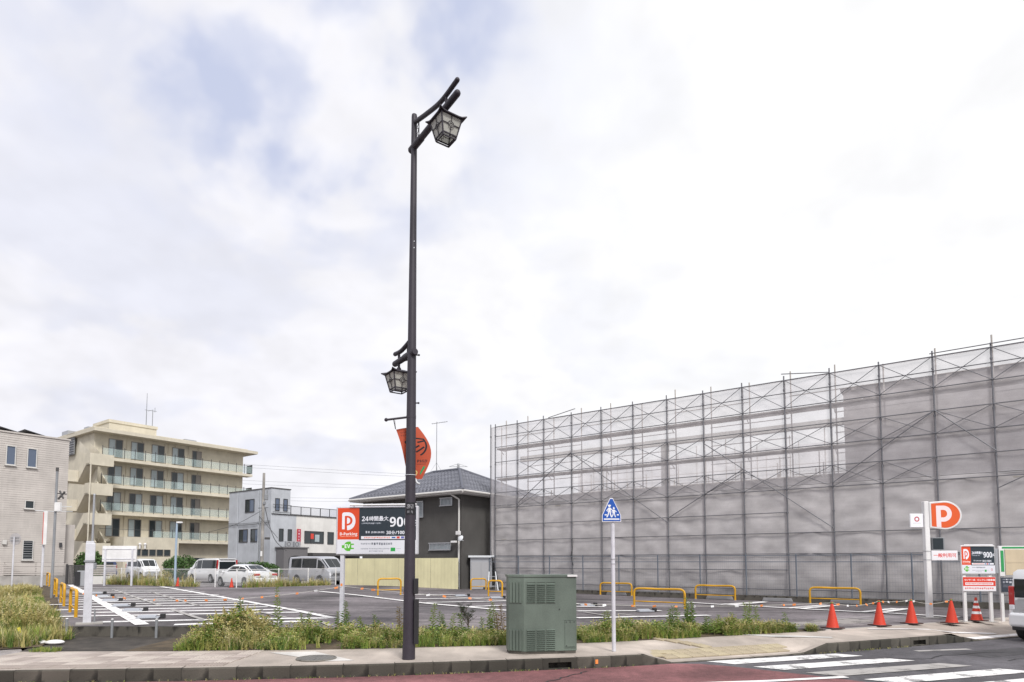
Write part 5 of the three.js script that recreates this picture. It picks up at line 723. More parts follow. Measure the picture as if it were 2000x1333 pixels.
// ------------------------------------------------------------------ scaffold and the building behind it
const SC = [0.30, -36.0], BAY = 1.82, NB = 14;
{
  const s = thing('scaffold', 'tall grey tube scaffold wrapped in translucent mesh sheets', 'scaffold', [SC[0], 0, SC[1]], YAW_U), rnd = mulberry(13), TOP = 9.7;
  const xs = [-1.95, -1.6]; for (let i = 0; i <= NB; i++) xs.push(i * BAY);
  const up = cyl(0.03, 0.03, 1, 8), thin = cyl(0.02, 0.02, 1, 6), collar = cyl(0.046, 0.046, 0.07, 8);
  const mk = (name, geo, m, a, b, parent = s) => { const o = mesh(name, geo, m, parent), A = V(...a), d = V(...b).sub(A), L = d.length(); o.position.copy(A); o.scale.y = L; o.quaternion.setFromUnitVectors(V(0, 1, 0), d.normalize()); return o; };
  merge([up]); const levels = [0.5, 1.35, 2.05, 2.95, 3.85, 4.85, 5.75, 6.65, 7.55, 8.45, 9.1, 9.68];
  xs.forEach((x, i) => {
    const st = mk('standard', up, M.scaf, [x, 0.1, 0], [x, TOP + 0.12 + rnd() * 0.1, 0]);
    for (let k = 0; k < 5; k++) mk('coupler', collar, M.scaf, [x, 1.9 + k * 1.8 + rnd() * 0.15, 0], [x, 2.9 + k * 1.8, 0]).scale.y = 1;
    mk('standard', up, M.scafpale, [x + 0.06, 0.1, -1.0], [x + 0.06, TOP + (i % 3 ? 0.5 : 0.2) + rnd() * 0.25, -1.0]);
  });
  for (let i = 0; i + 1 < xs.length; i++) levels.forEach((y, k) => {
    if (i === 0) return; const upper = y > 5.2; if (!upper && k % 3 === 1 && i > 9) return;
    mk('ledger', thin, M.scaf, [xs[i], y, 0.03], [xs[i + 1], y, 0.03]);
  });
  for (let i = 1; i + 1 < xs.length; i++) for (const y of [9.2, 8.2, 7.3, 6.4, 5.6]) if ((i * 7 + y * 10) % 3 < 2) mk('rear_ledger', thin, M.scafpale, [xs[i], y, -1.0], [xs[i + 1], y, -1.0]);
  for (let i = 2; i + 1 < xs.length; i++) for (const [y0, y1] of [[8.45, 9.68], [6.65, 7.55], [4.85, 5.75]]) { if (y0 < 5 && i > 12) continue; mk('brace', thin, M.scaf, [xs[i], y0, 0.05], [xs[i + 1], y1, 0.05]).scale.set(0.7, mk.L ?? 1, 0.7); s.children[s.children.length - 1].scale.y = Math.hypot(xs[i + 1] - xs[i], y1 - y0); mk('brace', thin, M.scaf, [xs[i], y1, 0.065], [xs[i + 1], y0, 0.065]); s.children[s.children.length - 1].scale.x = s.children[s.children.length - 1].scale.z = 0.7; }
  for (const [a, b, y0, y1] of [[2, 4, 5.0, 7.6], [4, 7, 7.6, 3.6], [7, 9, 3.8, 5.9], [8, 11, 7.3, 3.1], [11, 13, 5.0, 7.55], [13, 14, 7.55, 5.8], [14, 16, 4.4, 6.2]]) mk('long_brace', thin, M.scaf, [xs[a], y0, 0.08], [xs[b], y1, 0.08]);
  for (let i = 1; i + 1 < xs.length; i++) for (const y of [8.42, 6.62, 4.82, 3.02]) { mesh('deck', span(xs[i] + 0.02, xs[i + 1] - 0.02, y - 0.05, y, -0.96, -0.12), M.deck, s); if (y > 5 && i % 2) mesh('deck_bracket', [bar([xs[i] + 0.06, y - 0.3, -0.75], [xs[i] + 0.06, y - 0.06, -0.4], 0.03, 0.03), bar([xs[i] + 0.06, y - 0.08, -1.0], [xs[i] + 0.06, y - 0.08, -0.1], 0.03, 0.03)], M.scafpale, s); }
  mk('top_pole', thin, M.scaf, [7.95 * BAY, 9.98, 0.05], [9 * BAY, 9.72, 0.05]); mk('top_pole', thin, M.scaf, [10.95 * BAY, 9.8, 0.05], [14 * BAY, 9.84, 0.05]); mk('top_pole', thin, M.scaf, [1.2 * BAY, 9.72, 0.05], [2.15 * BAY, 9.98, 0.05]);
  // mesh sheets, one per bay and tier, laced inside the outer tubes
  const bays = [[-1.95, 0]]; for (let i = 0; i < NB; i++) bays.push([i * BAY, (i + 1) * BAY]);
  bays.forEach(([x0, x1], i) => [[5.02, 9.7, M.sheet], [0.22, 5.0, M.sheetlow]].forEach(([y0, y1, m], tier) => {
    const nx = 18, ny = 44, q = [], pt = (a, b) => { const x = x0 + (x1 - x0) * a / nx, y = y0 + (y1 - y0) * b / ny, t = a / nx, edge = Math.sin(Math.PI * t), low = tier ? 1 : 0.5; const sag = Math.abs(((y + 0.25 * Math.sin(x * 1.3)) % 0.92) / 0.92 - 0.5) * 2, bulge = ((fbm(x * 0.5, y * 0.4, 64, 3, 2) - 0.5) * 0.22 + (fbm(x * 1.1 + 9, y * 3.2 - x * 0.5, 64, 8, 3) - 0.5) * 0.07 + (1 - sag) * 0.035 - 0.02 + 0.006 * Math.sin((x * 1.5 + y * 2.4) * 3.1 + 5 * fbm(x * 0.9, y * 0.7, 64, 19, 2)) + 0.004 * Math.sin((x * 2.6 - y * 1.9) * 4.3 + 4 * fbm(x, y, 64, 23, 2))) * edge * low + (tier && y < 2 ? -(2 - y) * 0.06 * (fbm(x, y, 64, 12, 2)) : 0); const flare = i === 0 && tier ? -0.5 * smooth(2.6, 0.4, y) * (1 - t) + 0.0 : 0; return [x - flare, y, -0.06 + bulge]; };
    for (let a = 0; a < nx; a++) for (let b = 0; b < ny; b++) q.push([pt(a, b), pt(a + 1, b), pt(a + 1, b + 1), pt(a, b + 1)]);
    const sh = mesh('mesh_sheet', toCreasedNormals(tri3(q), 1.2), m, s); mesh('hem', [span(x0 + 0.012, x0 + 0.042, y0, y1, -0.075, -0.07), span(x0, x1, y0 + 0.005, y0 + 0.035, -0.072, -0.066), span(x0, x1, y1 - 0.035, y1 - 0.005, -0.072, -0.066)], M.hem, sh); const ey = []; for (let k = 0; k < 11; k++) ey.push(span(x1 - 0.05, x1 + 0.035, y0 + 0.2 + k * 0.43, y0 + 0.212 + k * 0.43, -0.055, -0.05)); mesh('lacing', ey, M.rope, sh);
  }));
  mesh('cable', [tube([[2 * BAY + 0.05, 2.9, 0.12], [2 * BAY + 0.1, 2.4, 0.14], [2 * BAY + 0.02, 2.0, 0.12], [2 * BAY + 0.12, 1.5, 0.1]], 0.03, 20, 5)], M.darkframe, s);
  // the far row of the scaffold behind the low roof
  const r = thing('scaffold', 'farther row of scaffold tubes showing above the low roof through the sheets', 'scaffold', [SC[0] + W_[0] * 9, 0, SC[1] + W_[1] * 9], YAW_U);
  for (let i = -1; i <= 12; i++) { mk('standard', thin, M.scafpale, [i * BAY, 0.1, 0], [i * BAY, 8.6 + (i % 3) * 0.3, 0], r).scale.x = 1.3; mk('standard', thin, M.scafpale, [i * BAY + 0.3, 0.1, -0.8], [i * BAY + 0.3, 8.4 + (i % 2) * 0.3, -0.8], r); }
  for (let i = -1; i < 12; i++) for (const y of [5.6, 6.3, 7.2, 8.1]) mk('ledger', thin, M.scafpale, [i * BAY, y, 0.03], [(i + 1) * BAY, y, 0.03], r);
  for (let i = -1; i < 12; i++) { mesh('deck', span(i * BAY + 0.03, (i + 1) * BAY - 0.03, 6.5, 6.56, -0.7, -0.1), M.deck, r); const q = [], pt = (a, b) => { const x = (i + a / 6) * BAY, y = 5.2 + 3.3 * b / 8; return [x, y, -0.95 + (fbm(x * 0.8 + 4, y * 0.8, 64, 31, 3) - 0.5) * 0.3 * Math.sin(Math.PI * a / 6)]; }; for (let a = 0; a < 6; a++) for (let b = 0; b < 8; b++) q.push([pt(a, b), pt(a + 1, b), pt(a + 1, b + 1), pt(a, b + 1)]); mesh('mesh_sheet', tri3(q), M.sheet, r); }
}
{
  const b = thing('shop_building', 'grey building under repair behind the scaffold sheets, taller at one end', 'building', [SC[0] + W_[0] * 1.5, 0, SC[1] + W_[1] * 1.5], YAW_U);
  mesh('low_wall', [span(-0.9, 9.15 * BAY, 0.8, 5.55, -8, 0)], M.shell, b); mesh('tall_wall', [span(9.155 * BAY, 26, 0.8, 9.15, -10, 0.02)], M.shell, b); mesh('plinth', [span(-0.95, 26.05, 0, 0.8, -9.9, 0.04)], M.shellb, b); mesh('parapet', [span(9.1 * BAY, 26, 9.15, 9.3, -10, 0.1)], M.shellb, b);
mesh('roof_beam', [span(-0.9, 9.15 * BAY, 7.75, 8.05, -0.35, -0.05)], M.whitewall, b); mesh('roof_column', [span(8.1, 8.45, 5.55, 7.75, -0.33, -0.07)], M.whitewall, b);
  for (const [x0, x1, y0, y1] of [[1.2, 2.4, 2.2, 3.3], [3.4, 4.6, 2.2, 3.3], [9.5, 12.5, 1.9, 3.9], [13.2, 17.0, 1.9, 3.9], [19, 21.5, 1.2, 3.2]]) windowUnit(b, x0, x1, y0, y1, x0 > 17 ? 0.022 : 0.002, { frame: M.shellb, t: 0.09, panes: 2, glass: [M.shellb, M.darkgrey] });
  for (let i = 0; i < 30; i++) mesh('roof_stub', [cyl(0.03, 0.03, 0.5 + ((i * 7) % 5) * 0.3, 6, 0.4 + i * 0.54, 5.55, -1.5 - ((i * 5) % 7))], M.scafpale, b);
  for (let i = 0; i < 7; i++) mesh('stacked_planks', [span(0.8 + i * 2.2, 2.3 + i * 2.2, 5.55, 5.75 + (i % 3) * 0.14, -2.2 - (i % 3), -1.6 - (i % 3))], M.deck, b);
}
meshFence([[-1.3, -36.4], [18.6, -21.66]], 1.92, 0.06, 1.99, 'blue grey wire fence along the foot of the scaffold', M.bluefence, M.bluefence, 0.28, 0.03);
{ const k = setting('low_wall', [box(25.2, 0.22, 0.22, 12.2, 0.11, 0)], M.darkconcrete); k.position.set(-1.35, 0.02, -36.3); k.rotation.y = YAW_U; k.userData = { label: 'low dark concrete kerb wall under the wire fence', category: 'wall' }; }

// ------------------------------------------------------------------ vehicles
// A body is lofted through stations along its length (x forward): [x, bottom, belt, top, half width at belt, half width at top]
function carBody(st) {
  const ring = (s) => { const i = Math.min(st.length - 2, Math.max(0, Math.floor(s))), t = s - i, v = st[i].map((a, k) => a + (st[i + 1][k] - a) * t), [x, b, y, T, w, wt] = v, r = Math.min(0.07, (T - y) * 0.5 + 0.02); return [[x, b, 0], [x, b, w * 0.9], [x, b + 0.1, w * 0.985], [x, b + (y - b) * 0.6, w * 1.0], [x, y, w * 0.97], [x, T - r, wt + (w - wt) * 0.12], [x, T, wt * 0.86], [x, T + 0.012, 0]]; };
  const at = (s, t, sg) => { const R0 = ring(s), i = Math.min(6, Math.floor(t)), f = t - i; return [0, 1, 2].map((k) => (R0[i][k] + (R0[i + 1][k] - R0[i][k]) * f) * (k === 2 ? sg : 1)); };
  const q = []; for (const sg of [1, -1]) for (let i = 0; i + 1 < st.length; i++) for (let t = 0; t < 7; t++) { const c = [at(i, t, sg), at(i + 1, t, sg), at(i + 1, t + 1, sg), at(i, t + 1, sg)]; q.push(sg > 0 ? c : c.reverse()); }
  for (const e of [0, st.length - 1]) for (const sg of [1, -1]) for (let t = 0; t < 7; t++) q.push([at(e, t, sg), at(e, t + 1, sg), at(e, t + 1, -sg), at(e, t, -sg)].slice(0, 4));
  const patch = (s0, s1, t0, t1, sg, off = 0.008) => { const p = [], n = 6, m = 3, ev = (a, b) => { const S = s0 + (s1 - s0) * a / n, Tt = t0 + (t1 - t0) * b / m, P = V(...at(S, Tt, sg)), d1 = V(...at(Math.min(st.length - 1, S + 0.02), Tt, sg)).sub(V(...at(Math.max(0, S - 0.02), Tt, sg))), d2 = V(...at(S, Math.min(6.99, Tt + 0.05), sg)).sub(V(...at(S, Math.max(0, Tt - 0.05), sg))), N = d1.cross(d2).normalize(); const c = V(P.x, P.y - 0.7, P.z); if (N.dot(c) < 0 && Math.abs(N.z) < 0.9) N.negate(); if (Math.abs(N.z) >= 0.5 && N.z * sg < 0) N.negate(); return P.addScaledVector(N, off).toArray(); }; for (let a = 0; a < n; a++) for (let b = 0; b < m; b++) p.push([ev(a, b), ev(a + 1, b), ev(a + 1, b + 1), ev(a, b + 1)]); return tri3(p); };
  return { geo: toCreasedNormals(tri3(q), 0.6), patch, at };
}
function wheel(parent, x, y, z, r, w) {
  const g = new THREE.Group(); g.name = 'wheel'; parent.add(g); g.position.set(x, y, z); const s = Math.sign(z);
  mesh('tyre', [new THREE.LatheGeometry([[r * 0.62, -w / 2], [r * 0.95, -w / 2], [r, -w * 0.35], [r, w * 0.35], [r * 0.95, w / 2], [r * 0.62, w / 2]].map((p) => new THREE.Vector2(...p)), 24).rotateX(Math.PI / 2)], M.tyre, g);
  const rim = [cyl(r * 0.63, r * 0.63, 0.03, 20, 0, -0.015, 0).rotateX(Math.PI / 2).translate(0, 0, s * w * 0.3)]; mesh('rim', rim, M.darkgrey, g);
  const sp = []; for (let k = 0; k < 7; k++) sp.push(box(r * 0.6, r * 0.13, 0.02, r * 0.31, 0, s * w * 0.4).rotateZ(k * 0.8976)); sp.push(new THREE.TorusGeometry(r * 0.6, r * 0.05, 6, 24).translate(0, 0, s * w * 0.4)); mesh('spokes', sp, M.rim, g);
}
function car(name, label, pos, heading, st, o) {          // heading in (x, z)
  const c = thing(name, label, o.cat ?? 'car', pos, Math.atan2(-heading[1], heading[0])), B = carBody(st), WB = Math.max(...st.map((q) => q[4]));
  let cut = new Brush(clean(B.geo)); const ev = new Evaluator(); ev.attributes = ['position', 'normal', 'uv']; ev.useGroups = false;
  for (const x of o.axles) for (const sg of [1, -1]) { const k = new Brush(clean(cyl(o.r + 0.06, o.r + 0.06, 0.3, 28, 0, -0.15, 0).rotateX(Math.PI / 2).translate(x, o.r, sg * (WB - 0.04)))); k.updateMatrixWorld(); cut.updateMatrixWorld(); cut = ev.evaluate(cut, k, SUBTRACTION); }
  const cg = cut.geometry; cg.userData = { own: true }; const body = mesh('body', cg, o.paint, c);
  for (const [nm, s0, s1, t0, t1, m, both] of o.patches) for (const sg of both === 1 ? [1] : [1, -1]) mesh(nm, B.patch(s0, s1, t0, t1, sg, m === M.carglass ? 0.006 : 0.014), m, nm === 'window_frame' ? body : c);
  const W = Math.max(...st.map((s) => s[4]));
  for (const x of o.axles) for (const sg of [1, -1]) { wheel(c, x, o.r, sg * (W - 0.1), o.r, 0.19); }
  for (const [nm, g, m] of o.extra ?? []) mesh(nm, g, m, c);
  return c;
}
const sym = (f) => [f(1), f(-1)];
const vanSt = [[-2.32, 0.42, 0.9, 1.0, 0.7, 0.66], [-2.3, 0.3, 1.02, 1.62, 0.80, 0.66], [-2.22, 0.28, 1.02, 1.84, 0.84, 0.70], [-1.9, 0.26, 1.02, 1.87, 0.85, 0.72], [0, 0.24, 1.0, 1.88, 0.86, 0.73], [0.7, 0.24, 0.98, 1.85, 0.86, 0.72], [1.05, 0.25, 0.98, 1.74, 0.85, 0.69], [1.72, 0.26, 1.0, 1.12, 0.83, 0.66], [2.2, 0.28, 0.86, 0.92, 0.78, 0.6], [2.34, 0.34, 0.7, 0.74, 0.64, 0.5]];
const van = (label, pos, dir) => car('minivan', label, pos, dir, vanSt, { paint: M.carwhite, r: 0.32, axles: [-1.42, 1.42], cat: 'minivan',
  patches: [['side_window', 2.7, 3.98, 4.12, 4.92, M.carglass], ['side_window', 4.02, 4.98, 4.12, 4.92, M.carglass], ['side_window', 5.05, 6.5, 4.12, 4.86, M.carglass], ['windscreen', 6.05, 6.96, 5.2, 6.98, M.carglass], ['side_window', 1.6, 2.62, 4.12, 4.92, M.carglass], ['headlamp', 8.1, 8.7, 3.3, 4.6, M.lampclear]],
  extra: [['rear_window', rbox(0.03, 0.56, 1.3, 0.012, -2.318, 1.34, 0), M.carglass], ...sym((s) => ['tail_lamp', rbox(0.08, 0.78, 0.12, 0.02, -2.26, 1.36, s * 0.76), M.taillamp]), ['rear_bumper', rbox(0.22, 0.26, 1.62, 0.06, -2.28, 0.44, 0), M.carwhite], ['number_plate', rbox(0.02, 0.16, 0.34, 0.004, -2.37, 0.86, 0), M.plate], ...sym((s) => ['wing_mirror', rbox(0.14, 0.16, 0.2, 0.04, 1.25, 1.08, s * 0.96), M.carwhite]), ['rear_spoiler', rbox(0.24, 0.05, 1.3, 0.02, -2.28, 1.83, 0), M.carwhite], ...sym((s) => ['door_handle', rbox(0.18, 0.03, 0.02, 0.008, 0.2, 0.9, s * 0.865), M.rim])] });
van('white minivan with red tail lamps parked behind the mesh fence', [-23.6, 0.09, -49.6], [-0.8035, -0.5953]);
const sedSt = [[-2.42, 0.42, 0.7, 0.74, 0.68, 0.5], [-2.36, 0.28, 0.9, 0.97, 0.82, 0.62], [-1.75, 0.24, 0.95, 1.01, 0.88, 0.66], [-1.05, 0.22, 0.96, 1.36, 0.89, 0.60], [-0.5, 0.22, 0.95, 1.44, 0.89, 0.61], [0.25, 0.22, 0.94, 1.44, 0.89, 0.61], [0.5, 0.22, 0.93, 1.38, 0.89, 0.61], [1.2, 0.22, 0.92, 1.0, 0.89, 0.68], [2.1, 0.24, 0.78, 0.86, 0.85, 0.6], [2.4, 0.34, 0.62, 0.68, 0.68, 0.5]];
const sedan = (label, pos, dir, paint) => car('sedan', label, pos, dir, sedSt, { paint, r: 0.31, axles: [-1.42, 1.42],
  patches: [['side_window', 2.55, 3.85, 4.15, 4.9, M.carglass], ['side_window', 3.95, 5.5, 4.15, 4.9, M.carglass], ['side_window', 5.6, 6.6, 4.15, 4.86, M.carglass], ['windscreen', 6.1, 6.95, 5.2, 6.98, M.carglass], ['rear_window', 2.1, 3.2, 5.3, 6.98, M.carglass], ['headlamp', 7.9, 8.6, 3.4, 4.6, M.lampclear]],
  extra: [...sym((s) => ['tail_lamp', rbox(0.16, 0.17, 0.42, 0.05, -2.34, 0.8, s * 0.6), M.taillamp]), ['number_plate', rbox(0.02, 0.16, 0.34, 0.004, -2.43, 0.68, 0), M.plate], ['rear_bumper', rbox(0.2, 0.28, 1.68, 0.07, -2.36, 0.46, 0), paint], ...sym((s) => ['wing_mirror', rbox(0.12, 0.12, 0.18, 0.04, 0.95, 0.98, s * 0.96), paint]), ...sym((s) => ['door_handle', rbox(0.16, 0.03, 0.02, 0.008, -0.6, 0.82, s * 0.89), M.rim])] });
sedan('white sedan seen from behind parked at the mesh fence', [-17.3, 0.09, -40.9], [-0.8035, -0.5953], M.carwhite);
sedan('dark grey car parked facing right behind the white sedan', [-24.4, 0.09, -57.5], [0.8035, 0.5953], M.cardark);
const hiSt = [[-2.36, 0.4, 1.0, 1.1, 0.74, 0.7], [-2.34, 0.3, 1.12, 1.8, 0.82, 0.7], [-2.26, 0.26, 1.12, 1.95, 0.84, 0.74], [-1.0, 0.25, 1.1, 1.99, 0.85, 0.76], [0.9, 0.25, 1.08, 1.98, 0.85, 0.76], [1.3, 0.25, 1.06, 1.86, 0.85, 0.73], [2.02, 0.27, 1.05, 1.2, 0.83, 0.7], [2.28, 0.3, 0.9, 0.96, 0.78, 0.66], [2.36, 0.36, 0.7, 0.76, 0.7, 0.6]];
car('box_van', 'silver high roof van facing right behind the mesh fence', [-13.7, 0.09, -44.6], [0.8035, 0.5953], hiSt, { paint: M.carsilver, r: 0.33, axles: [-1.3, 1.3], cat: 'van',
  patches: [['side_window', 2.2, 3.1, 4.12, 4.9, M.carglass], ['side_window', 3.14, 4.0, 4.12, 4.9, M.carglass], ['side_window', 4.3, 5.55, 4.12, 4.86, M.carglass], ['windscreen', 5.08, 5.95, 5.2, 6.98, M.carglass], ['headlamp', 7.05, 7.8, 3.2, 4.5, M.lampclear]],
  extra: [['front_bumper', rbox(0.2, 0.28, 1.6, 0.06, 2.3, 0.46, 0), M.carsilver], ['grille', rbox(0.04, 0.14, 1.1, 0.02, 2.34, 0.76, 0), M.darkgrey], ...sym((s) => ['wing_mirror', rbox(0.12, 0.24, 0.16, 0.04, 1.85, 1.22, s * 0.96), M.darkgrey]), ...sym((s) => ['door_handle', rbox(0.16, 0.04, 0.02, 0.008, 1.05, 0.98, s * 0.855), M.rim])] });
const kei = [[-1.7, 0.36, 0.92, 1.0, 0.62, 0.56], [-1.68, 0.26, 1.0, 1.5, 0.7, 0.58], [-1.58, 0.24, 1.0, 1.68, 0.72, 0.62], [0.5, 0.22, 0.98, 1.72, 0.735, 0.63], [0.8, 0.22, 0.98, 1.64, 0.735, 0.62], [1.3, 0.23, 0.98, 1.06, 0.72, 0.58], [1.62, 0.26, 0.8, 0.86, 0.68, 0.54], [1.7, 0.32, 0.6, 0.66, 0.6, 0.5]];
const small = (name, label, pos, dir, paint, k = 1) => { const c = car(name, label, pos, dir, kei, { paint, r: 0.28, axles: [-1.15, 1.2], cat: 'car',
  patches: [['side_window', 2.1, 2.5, 4.12, 4.9, M.carglass], ['side_window', 2.53, 2.98, 4.12, 4.9, M.carglass], ['side_window', 3.05, 4.6, 4.12, 4.86, M.carglass], ['windscreen', 4.08, 4.95, 5.2, 6.98, M.carglass], ['headlamp', 6.05, 6.7, 3.2, 4.5, M.lampclear]],
  extra: [['rear_window', rbox(0.03, 0.44, 1.12, 0.012, -1.695, 1.24, 0), M.carglass], ...sym((s) => ['tail_lamp', rbox(0.09, 0.46, 0.13, 0.03, -1.67, 1.06, s * 0.63), M.taillamp]), ...sym((s) => ['reverse_lamp', rbox(0.07, 0.12, 0.11, 0.02, -1.685, 0.79, s * 0.63), M.lampclear]), ['rear_bumper', rbox(0.2, 0.34, 1.42, 0.08, -1.66, 0.5, 0), paint], ['bumper_skirt', rbox(0.14, 0.1, 1.3, 0.02, -1.64, 0.3, 0), M.black], ['number_plate', rbox(0.02, 0.16, 0.33, 0.004, -1.76, 0.7, 0), M.plate]] }); c.scale.setScalar(k); return c; };
small('car', 'white compact van parked behind the mesh fence and the plain sign back', [-34.6, 0.09, -59.2], [0.8035, 0.5953], M.carwhite, 1.1);
small('car', 'dark blue car parked at the far end beside the white compact van', [-41.6, 0.09, -63], [-0.5953, 0.8035], M.carblue);
small('car', 'white hatchback driving along the road past the entrance', [13.95, ROAD, -15.45], [0.915, -0.403], M.carwhite, 1.02);

// ------------------------------------------------------------------ poles and wires
{
  const p = thing('utility_pole', 'concrete utility pole with gear and cables before the blue grey building', 'utility pole', [-24.6, 0.09, -62]);
  mesh('shaft', [cyl(0.17, 0.12, 10.4, 12)], mat([0.28, 0.27, 0.26], { map: TX.concrete }), p); mesh('guide_pipe', [cyl(0.06, 0.06, 6.5, 8, -0.3, 0, 0.05)], M.greymetal, p); mesh('gear', [rbox(0.3, 0.55, 0.3, 0.04, 0.28, 8.0, 0), cyl(0.05, 0.05, 0.5, 6, 0.4, 8.3, 0.1), rbox(0.2, 0.3, 0.3, 0.03, 0.15, 7.4, 0.1)], M.greymetal, p);
  mesh('cross_arm', [rod([-0.5, 6.9, 0], [0.5, 6.95, 0], 0.03, 5), rod([-0.3, 6.1, 0.2], [1.9, 3.9, 1.0], 0.025, 5)], M.darkframe, p); mesh('cable', [tube([[0.2, 6.9, 0], [0.6, 5.4, 0], [1.5, 3.6, 0.4], [2.6, 2.7, 0.6]].map(([x, y, z]) => [x, y, z]), 0.035, 20, 5), tube([[0.1, 6.8, 0], [-3, 5.4, -1], [-7, 4.6, -3]], 0.02, 20, 4)], M.darkframe, p);
  mesh('sign_plate', [box(0.18, 0.5, 0.02, 0, 2.4, 0.17)], M.white, p); mesh('hanging_box', [rbox(0.5, 0.22, 0.2, 0.05, 0.6, 3.9, 0.3)], M.darkgrey, p);
}
{
  const p = thing('camera_pole', 'slim grey pole with a camera bracket and white box at the grass edge', 'pole', [-19.65, 0.1, -27.0]);
  mesh('shaft', [cyl(0.055, 0.05, 5.5, 10)], M.greymetal, p); mesh('cap', [cyl(0.06, 0.06, 0.16, 10, 0, 5.5, 0)], M.darkgrey, p); mesh('bracket', [rod([0, 4.55, 0], [0.45, 4.5, 0], 0.02, 5), rod([0.1, 4.3, 0], [0.4, 4.6, 0.05], 0.04, 6), rod([0.15, 4.65, 0], [0.35, 4.32, 0.05], 0.04, 6)], M.darkgrey, p); mesh('box', [rbox(0.24, 0.38, 0.14, 0.02, 0.15, 3.95, 0.06)], M.white, p); mesh('arm', [rod([0, 3.98, 0], [0.7, 3.96, 0], 0.015, 5), rod([0, 3.78, 0], [0.75, 3.76, 0], 0.012, 5)], M.wire, p);
}
{ const p = thing('light_pole', 'plain grey light pole behind the white pillar', 'pole', [-20.0, 0.15, -30.0]); mesh('shaft', [cyl(0.05, 0.045, 4.75, 10)], M.steel, p); mesh('cap', [cyl(0.06, 0.05, 0.05, 10, 0, 4.75, 0)], M.steel, p); mesh('box', [rbox(0.2, 0.3, 0.12, 0.02, 0.12, 1.35, 0)], M.greymetal, p); }
{ const p = thing('light_pole', 'thin pale blue lamp pole at the white mesh fence', 'pole', [-20.75, 0.15, -38.9]); mesh('shaft', [cyl(0.07, 0.06, 3.95, 10)], mat([0.33, 0.42, 0.52], { roughness: 0.5 }), p); mesh('lamp_head', [rbox(0.34, 0.1, 0.18, 0.03, 0.16, 3.98, 0)], M.white, p); }
{ const p = thing('sign_post', 'white post with a narrow sign seen edge on beside the sided house', 'sign post', [-29.4, 0.05, -39.5], 0.64); mesh('post', [cyl(0.07, 0.07, 4.8, 10)], M.whitepost, p); mesh('panel', [rbox(0.22, 2.1, 1.1, 0.03, 0.04, 3.75, -0.3)], M.white, p); mesh('edge_stripe', [box(0.03, 2.0, 0.02, -0.06, 3.75, 0.26)], M.red, p); mesh('top_bar', [rod([-0.5, 4.85, 0], [0.7, 4.83, 0], 0.02, 5)], M.wire, p); }
{ const p = thing('road_sign', 'round traffic sign seen from behind on a slim white post', 'road sign', [-26.9, 0, -34.0], -0.1); mesh('post', [cyl(0.04, 0.04, 3.05, 10)], M.whitepost, p); mesh('disc', [cyl(0.33, 0.33, 0.02, 32, 0, -0.01, 0).rotateX(Math.PI / 2).translate(0.02, 2.92, -0.05)], mat([0.42, 0.40, 0.40], { roughness: 0.5, map: TX.cloth }), p); mesh('channel', [box(0.5, 0.03, 0.02, 0.02, 3.0, -0.02), box(0.5, 0.03, 0.02, 0.02, 2.84, -0.02)], M.greymetal, p); }
{ // a pylon far off and the lines it carries
  const p = thing('power_pylon', 'distant lattice power pylon whose tip shows above the tiled roof', 'pylon', [-25.8, -0.2, -300]), H = 49, g = [], w = (y) => 3.6 * (1 - y / H) + 0.35;
  for (const [i, k] of [[1, 1], [1, -1], [-1, 1], [-1, -1]]) g.push(rod([i * w(0), 0, k * w(0)], [i * w(H), H, k * w(H)], 0.14, 5)); for (let y = 0; y < H - 2; y += 3.5) for (const k of [1, -1]) g.push(rod([-w(y), y, k * w(y)], [w(y + 3.5), y + 3.5, k * w(y + 3.5)], 0.07, 4), rod([w(y), y, k * w(y)], [-w(y + 3.5), y + 3.5, k * w(y + 3.5)], 0.07, 4)); mesh('lattice', g, M.steel, p);
  for (const y of [47.5, 42.5, 37.5, 32.5]) mesh('cross_arm', [rod([-4.5, y, 0], [4.5, y, 0], 0.12, 5), rod([-4.5, y, 0], [0, y + 1.4, 0], 0.08, 4), rod([4.5, y, 0], [0, y + 1.4, 0], 0.08, 4)], M.steel, p);
  const lines = [[48.5, 42.6], [47.2, 41.4], [41, 37.6], [39.4, 36.6], [33.5, 32.6], [32.0, 31.4]]; lines.forEach(([y0, y1], i) => { const o = mesh('power_line', tube([[-190, y0 + 4, -300 - i], [-130, y0, -300 - i], [-70, (y0 + y1) / 2 - 0.7, -300 - i], [-25.8 + (i % 2 ? 4.5 : -4.5), y1, -300]], 0.05, 40, 4), M.greymetal); tag(o, 'thin power line behind the apartment block, ' + ['uppermost', 'second from the top', 'third from the top', 'fourth from the top', 'fifth from the top', 'lowest'][i] + ' of six', 'power line', 'power lines behind the buildings'); });
}

// ------------------------------------------------------------------ plants
const vegRnd = mulberry(4242);
function bladeTuft(n, seed, wide = 0.02) {
  const r = mulberry(seed), q = [];
  for (let i = 0; i < n; i++) {
    const a = r() * 6.283, lean = 0.12 + r() * 0.5, h = 0.55 + r() * 0.45, bx = (r() - 0.5) * 0.16, bz = (r() - 0.5) * 0.16, w = wide * (0.7 + r() * 0.6), c = Math.cos(a), s = Math.sin(a);
    const P = (t, k) => { const out = lean * t * t, y = h * (t - 0.25 * lean * t * t); return [bx + c * out - s * w * k * (1 - t * 0.85), y, bz + s * out + c * w * k * (1 - t * 0.85)]; };
    q.push([P(0, -1), P(0, 1), P(0.4, 1), P(0.4, -1)], [P(0.4, -1), P(0.4, 1), P(0.75, 1), P(0.75, -1)], [P(0.75, -1), P(0.75, 1), P(1, 0)]);
  }
  return clean(tri3(q));
}
